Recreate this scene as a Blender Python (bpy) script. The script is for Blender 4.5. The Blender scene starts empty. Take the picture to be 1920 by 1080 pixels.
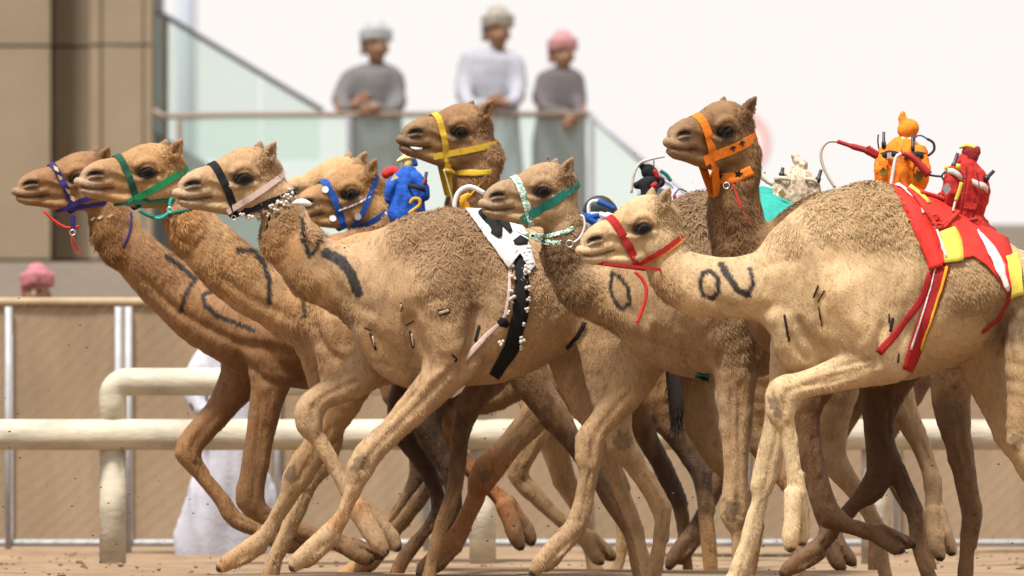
import bpy, math, random, time
import numpy as np
from mathutils import Vector, Matrix
from mathutils.bvhtree import BVHTree
T0 = time.time()
random.seed(7)
sc = bpy.context.scene
COL = sc.collection
# ------------------------------------------------------------------ camera, sky, sun, exposure
FPX, DIST, HY, CAMZ = 28800.0, 80.0, 665.0, 1.2      # long telephoto beside a race track
cam_d = bpy.data.cameras.new('camera'); cam = bpy.data.objects.new('camera', cam_d); COL.objects.link(cam)
cam.location = (0, -DIST, CAMZ); cam.rotation_euler = (math.radians(90), 0, 0)
cam_d.sensor_width = 36; cam_d.lens = FPX / 1920 * 36; cam_d.shift_y = (HY - 540) / 1920
cam_d.clip_start = 1; cam_d.clip_end = 4000
cam_d.dof.use_dof = True; cam_d.dof.focus_distance = DIST + 0.6; cam_d.dof.aperture_fstop = 3.5
sc.camera = cam
W = bpy.data.worlds.new('World'); sc.world = W; W.use_nodes = True
wn, wl = W.node_tree.nodes, W.node_tree.links
wn.clear()
SUN_EL, SUN_AZ = 64, -35      # azimuth from the camera side, towards the left
sky = wn.new('ShaderNodeTexSky'); sky.sky_type = 'NISHITA'; sky.sun_disc = False
sky.sun_elevation = math.radians(SUN_EL); sky.sun_rotation = math.radians(180 + SUN_AZ)
sky.air_density = 1.0; sky.dust_density = 8.0; sky.ozone_density = 1.0
hsv = wn.new('ShaderNodeHueSaturation'); hsv.inputs['Saturation'].default_value = 0.12
mxs = wn.new('ShaderNodeMix'); mxs.data_type = 'RGBA'; mxs.inputs[0].default_value = 0.6
mxs.inputs[7].default_value = (11.5, 11.0, 10.6, 1)
bg = wn.new('ShaderNodeBackground'); bg.inputs[1].default_value = 0.094
wo = wn.new('ShaderNodeOutputWorld')
wl.new(sky.outputs[0], hsv.inputs['Color']); wl.new(hsv.outputs[0], mxs.inputs[6])
wl.new(mxs.outputs[2], bg.inputs[0]); wl.new(bg.outputs[0], wo.inputs[0])
sd = bpy.data.lights.new('sun', 'SUN'); sd.energy = 4.9; sd.angle = math.radians(10); sd.color = (1, .98, .95)
sun = bpy.data.objects.new('sun', sd); COL.objects.link(sun)
_el, _az = math.radians(SUN_EL), math.radians(SUN_AZ)
sdir = Vector((math.sin(_az) * math.cos(_el), -math.cos(_az) * math.cos(_el), math.sin(_el)))
sun.rotation_euler = sdir.to_track_quat('Z', 'Y').to_euler()
sc.view_settings.view_transform = 'Standard'; sc.view_settings.look = 'None'
sc.view_settings.exposure = 0.6; sc.view_settings.gamma = 1.0
sc.cycles.max_bounces = 6; sc.cycles.transparent_max_bounces = 12; sc.cycles.caustics_refractive = False
sc.cycles.use_denoising = True

# ------------------------------------------------------------------ measuring helpers: photo pixel at a distance -> metres
def S(Y): return FPX / (DIST + Y)
def PX(x, Y): return (x - 960) / S(Y)
def PZ(y, Y): return CAMZ + (HY - y) / S(Y)
def P3(x, y, Y): return np.array((PX(x, Y), Y, PZ(y, Y)))

# ------------------------------------------------------------------ materials
def mat(name, col, rough=.8, spec=.3, noise=0, nscale=20, bump=0, bscale=80, metal=0, attr=None, sheen=0, stretch=(1, 1, 1), trans=0, col2=None, alpha=None, coord='Object'):
    m = bpy.data.materials.new(name); m.use_nodes = True
    n, l = m.node_tree.nodes, m.node_tree.links
    b = n['Principled BSDF']
    b.inputs['Roughness'].default_value = rough; b.inputs['Metallic'].default_value = metal
    b.inputs['Specular IOR Level'].default_value = spec
    if sheen: b.inputs['Sheen Weight'].default_value = sheen; b.inputs['Sheen Roughness'].default_value = .6
    if trans: b.inputs['Transmission Weight'].default_value = trans
    if alpha is not None: b.inputs['Alpha'].default_value = alpha
    tc = n.new('ShaderNodeTexCoord'); mp = n.new('ShaderNodeMapping'); mp.inputs['Scale'].default_value = stretch
    l.new(tc.outputs[coord], mp.inputs[0])
    if attr:
        a = n.new('ShaderNodeAttribute'); a.attribute_name = attr; src = a.outputs['Color']
    else:
        r = n.new('ShaderNodeRGB'); r.outputs[0].default_value = (*col, 1); src = r.outputs[0]
    if noise:
        nz = n.new('ShaderNodeTexNoise'); nz.inputs['Scale'].default_value = nscale; nz.inputs['Detail'].default_value = 6; nz.inputs['Roughness'].default_value = .65
        l.new(mp.outputs[0], nz.inputs['Vector'])
        mr = n.new('ShaderNodeMapRange'); mr.inputs[1].default_value = .3; mr.inputs[2].default_value = .7
        mr.inputs[3].default_value = 1 - noise; mr.inputs[4].default_value = 1 + noise * .6
        l.new(nz.outputs[0], mr.inputs[0])
        if col2 is not None:
            mx = n.new('ShaderNodeMix'); mx.data_type = 'RGBA'; l.new(nz.outputs[0], mx.inputs[0])
            rr = n.new('ShaderNodeValToRGB'); rr.color_ramp.elements[0].position = .4; rr.color_ramp.elements[1].position = .62
            l.new(nz.outputs[0], rr.inputs[0]); l.new(rr.outputs[0], mx.inputs[0])
            l.new(src, mx.inputs[6]); mx.inputs[7].default_value = (*col2, 1); src = mx.outputs[2]
        else:
            vm = n.new('ShaderNodeVectorMath'); vm.operation = 'SCALE'
            l.new(src, vm.inputs[0]); l.new(mr.outputs[0], vm.inputs['Scale']); src = vm.outputs[0]
    l.new(src, b.inputs['Base Color'])
    if bump:
        nb = n.new('ShaderNodeTexNoise'); nb.inputs['Scale'].default_value = bscale; nb.inputs['Detail'].default_value = 5
        l.new(mp.outputs[0], nb.inputs['Vector'])
        bp = n.new('ShaderNodeBump'); bp.inputs['Strength'].default_value = bump; bp.inputs['Distance'].default_value = .01
        l.new(nb.outputs[0], bp.inputs['Height']); l.new(bp.outputs[0], b.inputs['Normal'])
    return m
COAT = mat('camel_coat', (1, 1, 1), rough=.66, spec=.30, attr='hc', noise=.20, nscale=95, bump=.45, bscale=170, sheen=.03, stretch=(1.0, 1, .45))
def add_relief(m, scale, stretch, dist, strength):
    n, l = m.node_tree.nodes, m.node_tree.links; b = n['Principled BSDF']; old = [q for q in n if q.type == 'BUMP'][0]
    tc = n.new('ShaderNodeTexCoord'); mp = n.new('ShaderNodeMapping'); mp.inputs['Scale'].default_value = stretch
    nz = n.new('ShaderNodeTexNoise'); nz.inputs['Scale'].default_value = scale; nz.inputs['Detail'].default_value = 3; nz.inputs['Distortion'].default_value = .6
    bp = n.new('ShaderNodeBump'); bp.inputs['Strength'].default_value = strength; bp.inputs['Distance'].default_value = dist
    l.new(tc.outputs['Object'], mp.inputs[0]); l.new(mp.outputs[0], nz.inputs['Vector']); l.new(nz.outputs[0], bp.inputs['Height'])
    l.new(old.outputs[0], bp.inputs['Normal']); l.new(bp.outputs[0], b.inputs['Normal'])
add_relief(COAT, 15, (1, 1, .32), .03, .5)
FUR = mat('camel_fur', (1, 1, 1), rough=.75, spec=.18, attr='hc', sheen=.05)
EYE = mat('eye_black', (.006, .004, .003), rough=.12, spec=.3)
_cl = {}
def cloth(name, col, rough=.75, noise=.22, nscale=45, bump=.5, bscale=260):
    if name not in _cl: _cl[name] = mat(name, tuple(c * .74 for c in col), rough=rough, noise=noise, nscale=nscale, bump=bump, bscale=bscale, spec=.25)
    return _cl[name]

# ------------------------------------------------------------------ objects
def tag(o, label=None, cat=None, group=None, kind=None):
    if label: o['label'] = label
    if cat: o['category'] = cat
    if group: o['group'] = group
    if kind: o['kind'] = kind
    return o
def empty(name, loc, label, cat, group=None):
    o = bpy.data.objects.new(name, None); COL.objects.link(o); o.location = [float(v) for v in loc]; o.empty_display_size = .1
    o['_l'] = 0; del o['_l']
    return tag(o, label, cat, group)
def root_loc(p):
    v = Vector((0, 0, 0))
    while p is not None: v += p.location; p = p.parent
    return v
def link(name, me, m, parent=None, smooth=True):
    """verts are given in world metres; the mesh is stored relative to its parent"""
    o = bpy.data.objects.new(name, me); COL.objects.link(o)
    if m is not None:
        for mm in (m if isinstance(m, (list, tuple)) else [m]): me.materials.append(mm)
    if parent is not None:
        o.parent = parent
        off = root_loc(parent)
    else:
        n = len(me.vertices); co = np.empty(n * 3, np.float32); me.vertices.foreach_get('co', co); co = co.reshape(-1, 3)
        off = Vector(((co[:, 0].min() + co[:, 0].max()) / 2, (co[:, 1].min() + co[:, 1].max()) / 2, co[:, 2].min()))
        off = Vector([float(v) for v in off])
        o.location = off
    me.transform(Matrix.Translation(-off))
    if smooth: me.polygons.foreach_set('use_smooth', [True] * len(me.polygons))
    return o
def pymesh(name, verts, faces):
    me = bpy.data.meshes.new(name)
    me.from_pydata([tuple(map(float, v)) for v in verts], [], faces); me.update(); return me
def npmesh(name, V, Q, cols=None):
    """fast mesh from arrays; Q is (n,4) or (n,3)"""
    me = bpy.data.meshes.new(name); k = Q.shape[1]
    me.vertices.add(len(V)); me.vertices.foreach_set('co', V.astype(np.float32).ravel())
    me.loops.add(Q.size); me.loops.foreach_set('vertex_index', Q.astype(np.int32).ravel())
    me.polygons.add(len(Q)); me.polygons.foreach_set('loop_start', np.arange(0, Q.size, k, dtype=np.int32))
    me.update(calc_edges=True)
    if cols is not None:
        a = me.color_attributes.new('hc', 'FLOAT_COLOR', 'POINT')
        c4 = np.ones((len(V), 4), np.float32); c4[:, :3] = cols; a.data.foreach_set('color', c4.ravel())
    return me

class MB:
    """collects solids into one mesh (world metres)"""
    def __init__(s): s.v = []; s.f = []
    def add(s, v, f):
        o = len(s.v); s.v += [tuple(map(float, p)) for p in v]; s.f += [tuple(i + o for i in q) for q in f]; return s
    def box(s, x0, x1, y0, y1, z0, z1):
        v = [(x, y, z) for x in (x0, x1) for y in (y0, y1) for z in (z0, z1)]
        return s.add(v, [(0, 1, 3, 2), (4, 6, 7, 5), (0, 4, 5, 1), (2, 3, 7, 6), (0, 2, 6, 4), (1, 5, 7, 3)])
    def tube(s, pts, r, n=8, cap=True, flat=1.0, up=None):
        pts = [Vector([float(c) for c in p]) for p in pts]; N = len(pts)
        rs = r if isinstance(r, (list, tuple, np.ndarray)) else [r] * N
        v = []; f = []
        ref = Vector(up) if up is not None else Vector((0, 1, 0)); prev = None
        for i, p in enumerate(pts):
            t = (pts[min(i + 1, N - 1)] - pts[max(i - 1, 0)]).normalized()
            a = ref - t * ref.dot(t) if prev is None else prev - t * prev.dot(t)
            if a.length < 1e-4: a = Vector((1, 0, .3)) - t * t.dot(Vector((1, 0, .3)))
            a.normalize(); prev = a; b = t.cross(a)
            for k in range(n):
                w = 2 * math.pi * k / n
                v.append(p + a * (math.cos(w) * rs[i] * flat) + b * (math.sin(w) * rs[i]))
        for i in range(N - 1):
            for k in range(n):
                f.append((i * n + k, i * n + (k + 1) % n, (i + 1) * n + (k + 1) % n, (i + 1) * n + k))
        if cap: f.append(tuple(range(n - 1, -1, -1))); f.append(tuple((N - 1) * n + k for k in range(n)))
        return s.add(v, f)
    def build(s, name, m, parent=None, smooth=False):
        return link(name, pymesh(name, s.v, s.f), m, parent, smooth)

# ------------------------------------------------------------------ noise on points (numpy value noise)
_rng = np.random.RandomState(3); _tab = _rng.rand(4096).astype(np.float32)
def vnoise(P, scale, seed=0):
    p = P * scale + 100 + seed * 17.3; i = np.floor(p).astype(np.int64); f = (p - i).astype(np.float32); f = f * f * (3 - 2 * f)
    def h(a, b, c): return _tab[((a * 73856093) ^ (b * 19349663) ^ (c * 83492791)) & 4095]
    x, y, z = i[:, 0], i[:, 1], i[:, 2]; r = 0
    for dx in (0, 1):
        for dy in (0, 1):
            for dz in (0, 1):
                w = (f[:, 0] if dx else 1 - f[:, 0]) * (f[:, 1] if dy else 1 - f[:, 1]) * (f[:, 2] if dz else 1 - f[:, 2])
                r = r + w * h(x + dx, y + dy, z + dz)
    return r
def fbm(P, scale, o=3, seed=0):
    r = 0; a = .5
    for k in range(o): r = r + a * vnoise(P, scale * 2 ** k, seed + k); a *= .5
    return r / (1 - .5 ** o)

# ------------------------------------------------------------------ distance-field modeller
def smin(a, b, k):
    h = np.clip(.5 + .5 * (b - a) / k, 0, 1); return b + (a - b) * h - k * h * (1 - h)
def smax(a, b, k): return -smin(-a, -b, k)
def catmull(N, sub):
    N = np.array(N, float)
    if sub <= 1 or len(N) < 3: return N
    out = []
    for i in range(len(N) - 1):
        p0 = N[max(i - 1, 0)]; p1 = N[i]; p2 = N[i + 1]; p3 = N[min(i + 2, len(N) - 1)]
        for j in range(sub):
            t = j / sub
            out.append(.5 * (2 * p1 + (p2 - p0) * t + (2 * p0 - 5 * p1 + 4 * p2 - p3) * t * t + (3 * p1 - p0 - 3 * p2 + p3) * t ** 3))
    out.append(N[-1]); return np.array(out)
def seg(x, y, z, A, B):
    """A,B = (x,y,z,r,ry): tapered link with radius r in the xz plane and ry along y"""
    dx, dy, dz = B[0] - A[0], B[1] - A[1], B[2] - A[2]
    L2 = dx * dx + dy * dy + dz * dz + 1e-9
    t = np.clip(((x - A[0]) * dx + (y - A[1]) * dy + (z - A[2]) * dz) / L2, 0, 1).astype(np.float32)
    r = A[3] + t * (B[3] - A[3]); ry = A[4] + t * (B[4] - A[4])
    qx = x - A[0] - t * dx; qy = y - A[1] - t * dy; qz = z - A[2] - t * dz
    a = qx * qx + qz * qz; b = qy * qy; r2 = r * r; ry2 = ry * ry
    k0 = np.sqrt(a / r2 + b / ry2); k1 = np.sqrt(a / (r2 * r2) + b / (ry2 * ry2)) + 1e-6
    return np.where(k0 < 1, (k0 - 1) * np.minimum(r, ry), k0 * (k0 - 1) / k1)
class Field:
    def __init__(s, xs, ys, zs):
        s.ax = [np.array(a, np.float32) for a in (xs, ys, zs)]
        s.F = np.full([len(a) for a in s.ax], .3, np.float32)
    def box(s, lo, hi):
        return tuple(slice(max(int(np.searchsorted(a, l)) - 1, 0), int(np.searchsorted(a, h)) + 1) for a, l, h in zip(s.ax, lo, hi))
    def chain(s, nodes, k=.03, sub=3, sign=1):
        N = catmull(nodes, sub)
        R = np.maximum(N[:, 3], N[:, 4]) + k + .03
        R = R.max() + .002; lo = N[:, :3].min(0) - R; hi = N[:, :3].max(0) + R
        b0 = s.box(lo, hi); D = np.full(s.F[b0].shape, .3, np.float32); o = [q.start for q in b0]
        segs = [(N[i], N[i + 1]) for i in range(len(N) - 1)] or [(N[0], N[0])]
        for A, B in segs:
            m = max(A[3], A[4], B[3], B[4]) + k + .03
            b = s.box(np.minimum(A[:3], B[:3]) - m, np.maximum(A[:3], B[:3]) + m)
            x = s.ax[0][b[0]][:, None, None]; y = s.ax[1][b[1]][None, :, None]; z = s.ax[2][b[2]][None, None, :]
            bl = tuple(slice(max(q.start - oo, 0), q.stop - oo) for q, oo in zip(b, o)); b = tuple(slice(max(q.start, oo), q.stop) for q, oo in zip(b, o))
            x = s.ax[0][b[0]][:, None, None]; y = s.ax[1][b[1]][None, :, None]; z = s.ax[2][b[2]][None, None, :]
            sh = D[bl].shape
            if 0 in sh: continue
            D[bl] = np.minimum(D[bl], seg(x[:sh[0]], y[:, :sh[1]], z[:, :, :sh[2]], A, B))
        s.F[b0] = smin(s.F[b0], D, k) if sign > 0 else smax(s.F[b0], -D, k)
    def mesh(s):
        F = s.F; X, Y, Z = s.ax
        F[0] = F[-1] = .1; F[:, 0] = F[:, -1] = .1; F[:, :, 0] = F[:, :, -1] = .1
        sg = F < 0
        c = sg[:-1, :-1, :-1].astype(np.int8)
        tot = np.zeros(c.shape, np.int8)
        for a in (0, 1):
            for b in (0, 1):
                for d in (0, 1):
                    tot += sg[a:a + c.shape[0], b:b + c.shape[1], d:d + c.shape[2]]
        act = (tot > 0) & (tot < 8); I = np.argwhere(act)
        idx = np.full(c.shape, -1, np.int32); idx[act] = np.arange(len(I))
        ix, iy, iz = I.T
        acc = np.zeros((len(I), 3)); cnt = np.zeros(len(I))
        def corner(d): return F[ix + d[0], iy + d[1], iz + d[2]], np.stack((X[ix + d[0]], Y[iy + d[1]], Z[iz + d[2]]), 1)
        for ax_ in range(3):
            for u in (0, 1):
                for v in (0, 1):
                    d0 = [0, 0, 0]; o = [q for q in range(3) if q != ax_]; d0[o[0]] = u; d0[o[1]] = v; d1 = list(d0); d1[ax_] = 1
                    f0, p0 = corner(d0); f1, p1 = corner(d1)
                    m = (f0 < 0) != (f1 < 0)
                    t = np.where(m, f0 / np.where(m, f0 - f1, 1), 0)
                    acc += np.where(m[:, None], p0 + (p1 - p0) * t[:, None], 0); cnt += m
        V = acc / cnt[:, None]
        Q = []
        for ax_ in range(3):
            o = [q for q in range(3) if q != ax_]
            if ax_ == 1: o = o[::-1]
            s0 = [slice(1, -1)] * 3; s0[ax_] = slice(0, -1); s1 = list(s0); s1[ax_] = slice(1, None)
            A = sg[tuple(s0)]; B = sg[tuple(s1)]
            for flip, M in ((0, A & ~B), (1, ~A & B)):
                E = np.argwhere(M)
                if not len(E): continue
                for q in range(3):
                    if q != ax_: E[:, q] += 1
                def at(du, dv):
                    C = E.copy(); C[:, o[0]] -= du; C[:, o[1]] -= dv; return idx[C[:, 0], C[:, 1], C[:, 2]]
                q4 = np.stack((at(1, 1), at(0, 1), at(0, 0), at(1, 0)), 1)
                Q.append(q4[:, ::-1] if flip else q4)
        return V, np.concatenate(Q)
def vnormals(V, Q):
    n = np.cross(V[Q[:, 2]] - V[Q[:, 0]], V[Q[:, 3]] - V[Q[:, 1]]); N = np.zeros_like(V)
    for k in range(4): 
        for c in range(3): N[:, c] += np.bincount(Q[:, k], n[:, c], len(V))
    return N / (np.linalg.norm(N, axis=1)[:, None] + 1e-12)
def axis_pts(lo, hi, h, fine=None):
    """grid coordinates with a finer stretch"""
    if fine is None: return np.arange(lo, hi + h, h)
    a, b, hf = fine; a = max(a, lo); b = min(b, hi)
    out = []
    if a > lo + h: out.append(np.linspace(lo, a, max(int((a - lo) / h), 1), endpoint=False))
    out.append(np.linspace(a, b, max(int((b - a) / hf), 1), endpoint=False))
    out.append(np.linspace(b, hi, max(int((hi - b) / h), 2)))
    return np.concatenate(out)

# ------------------------------------------------------------------ camels
# head profile in its own frame: f forward, l sideways (+ = near side), u up; unit = 1/353 m, origin at the near eye's height
HEAD = [  # (nodes (f,l,u,r,rl), k)
 ([(120, 0, -20, 10, 13), (108, 0, -13, 17, 18), (85, 0, -5, 22, 18), (55, 0, -1, 25, 20), (25, 0, 9, 30, 25), (-5, 0, 20, 34, 31), (-33, 0, 22, 35, 33), (-58, 0, 8, 36, 32)], 6),
 ([(66, 0, -28, 14, 15), (30, 0, -28, 22, 20), (-10, 0, -22, 31, 25), (-50, 0, -12, 36, 29)], 10),
 ([(112, 0, -45, 8, 11), (95, 0, -50, 10, 12), (70, 0, -54, 10, 13), (40, 0, -57, 12, 16), (5, 0, -54, 18, 21), (-30, 0, -44, 26, 26), (-60, 0, -28, 32, 28)], 9),
 ([(133, 0, -30, 9, 11), (118, 0, -33, 12, 18), (92, 0, -31, 12, 20), (68, 0, -26, 9, 17)], 4),       # upper lip
 ([(123, 0, -45, 8, 12), (106, 0, -49, 11, 16), (88, 0, -50, 9, 15)], 4),                               # lower lip
]
def side(f, l, u, r, rl): return [(f, s * l, u, r, rl) for s in (1, -1)]
class Head:
    def __init__(s, Yc, eye, pitch, yaw, hs, sf=1.0, su=1.0):
        s.s = np.array((sf, 1.0, su))
        s.k = hs / 353.0
        c, n = math.cos(math.radians(yaw)), math.sin(math.radians(yaw))
        cp, sp = math.cos(math.radians(pitch)), math.sin(math.radians(pitch))
        F = np.array((-c * cp, -n * cp, sp)); L = np.array((n, -c, 0.0)); U = np.cross(L, F); U = U if U[2] > 0 else -U
        s.R = np.stack((F, L, U), 1)          # columns
        # skull base on the camel's own depth, near eye on its pixel
        e_off = s.R @ (np.array((0, 26, 0)) * s.k); b_off = s.R @ (np.array((-50, 0, 0)) * s.k)
        Ye = Yc + e_off[1] - b_off[1]
        s.O = P3(eye[0], eye[1], Ye) - e_off
        s.Ye = Ye
    def w(s, p): return s.O + s.R @ (np.array(p[:3], float) * s.s * s.k)
    def loc(s, P): return ((P - s.O) @ s.R) / s.k / s.s
    def mir(s): pass
def head_field(Fd, H, far_ear=True):
    pts = np.array([H.w(p) for p in [(140, 0, -30), (-95, 0, 0), (-60, 40, 80), (-60, -40, 80), (0, 45, -80), (0, -45, -80), (-70, 40, -70), (-70, -40, -70), (130, 25, -60), (130, -25, -60), (-30, 50, 80), (-30, -50, 80)]])
    b = Fd.box(pts.min(0) - .02, pts.max(0) + .02)
    x = Fd.ax[0][b[0]][:, None, None]; y = Fd.ax[1][b[1]][None, :, None]; z = Fd.ax[2][b[2]][None, None, :]
    sh = Fd.F[b].shape; x = x[:sh[0]]; y = y[:, :sh[1]]; z = z[:, :, :sh[2]]
    R, O, k = H.R, H.O, H.k
    f = (((x - O[0]) * R[0, 0] + (y - O[1]) * R[1, 0] + (z - O[2]) * R[2, 0]) / k).astype(np.float32)
    l = (((x - O[0]) * R[0, 1] + (y - O[1]) * R[1, 1] + (z - O[2]) * R[2, 1]) / k).astype(np.float32)
    u = (((x - O[0]) * R[0, 2] + (y - O[1]) * R[1, 2] + (z - O[2]) * R[2, 2]) / k).astype(np.float32)
    f = f / H.s[0]; u = u / H.s[2]
    h = np.full(f.shape, 100, np.float32)
    al = np.abs(l)                      # symmetric work on |l|
    def ch(nodes, kk, sign=1, sub=2, ll=None):
        nonlocal h
        N = catmull(nodes, sub); D = None
        for i in range(max(len(N) - 1, 1)):
            A, B = N[i], N[min(i + 1, len(N) - 1)]
            d = seg(f, l if ll is None else ll, u, A, B); D = d if D is None else np.minimum(D, d)
        h = smin(h, D, kk) if sign > 0 else smax(h, -D, kk)
    for nodes, kk in HEAD: ch(nodes, kk)
    ch([(22, 25, 8, 6, 6), (12, 27, 17, 8, 9), (-8, 29, 18, 9, 9), (-24, 30, 6, 7, 7)], 7, ll=al)          # brow
    ch([(30, 17, -22, 5, 5), (5, 24, -16, 6, 6), (-25, 29, -14, 7, 6)], 8, ll=al)                          # cheek bone
    ch([(66, 15, -6, 5, 5), (44, 19, -12, 4, 4), (24, 24, -16, 4, 4)], 5, ll=al); ch([(40, 27, -2, 9, 5), (22, 30, -6, 8, 4)], 8, -1, ll=al); ch([(70, 24, -20, 9, 4), (45, 26, -28, 10, 5)], 9, -1, ll=al)
    ch([(-20, 24, -40, 18, 9), (-42, 27, -32, 20, 9)], 8, ll=al)                                          # jaw muscle
    ch([(12, 30, -1, 6, 7), (1, 31, 0, 9.5, 7), (-10, 32, 1, 6, 7)], 4, -1, 1, al)                         # socket
    ch([(17, 27, -3, 2.5, 3), (9, 30, 7, 4, 5), (-3, 32, 9, 4.6, 5.5), (-15, 32, 2, 3.5, 4)], 2.5, ll=al)  # lids
    ch([(14, 27, -4, 2.2, 3), (2, 29, -11, 2.4, 3), (-12, 30, -3, 2.2, 3)], 2.5, ll=al)
    ch([(120, 9, -12, 4.5, 5), (108, 14, -4, 6, 5), (92, 17, -4, 5.5, 4.5)], 3, ll=al)                      # nostril rim
    ch([(116, 16, -21, 3.5, 3.5), (104, 19, -17.5, 4, 3.5), (90, 20, -17, 3.2, 3)], 2.5, ll=al)
    ch([(118, 14, -17, 2.6, 6), (108, 18, -12, 3.4, 6), (96, 19.5, -10, 2.6, 5), (86, 19.5, -13, 1.6, 4)], 1.6, -1, 2, al)
    ch([(130, 10, -40, 2.4, 8), (112, 17, -43, 2.8, 5), (92, 19, -42, 2.6, 6), (76, 19, -40, 2.4, 5), (64, 18, -37, 1.8, 4)], 2.0, -1, 2, al)
    ch([(66, 19, -30, 1.8, 4), (60, 19, -38, 2.0, 4), (63, 18, -47, 1.6, 4)], 2, -1, 2, al)
    ch([(52, 20, -36, 1.5, 3), (40, 21, -42, 1.8, 3), (20, 23, -46, 1.5, 3)], 3, -1, 2, al)   # mouth line
    ch([(128, 0, -22, 3, 2), (130, 0, -36, 3, 2)], 3, -1, 1)
    # ears
    ch([(-42, 27, 30, 12, 9), (-50, 34, 42, 14, 8), (-56, 39, 53, 11, 6), (-62, 43, 64, 4.5, 3)], 5, ll=al)
    ch([(-52, 41, 42, 8, 6), (-57, 46, 52, 7, 5), (-61, 47, 59, 3, 3)], 2, -1, 2, al)
    h = h * k
    Fd.F[b] = smin(Fd.F[b], h, .03)

def pnode(n, Y, ysc=.8, dy=0.0):
    x, y, r = n[:3]; w = r / S(Y)
    return (PX(x, Y), Y + dy, PZ(y, Y), w, w * (n[3] if len(n) > 3 else ysc))

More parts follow.
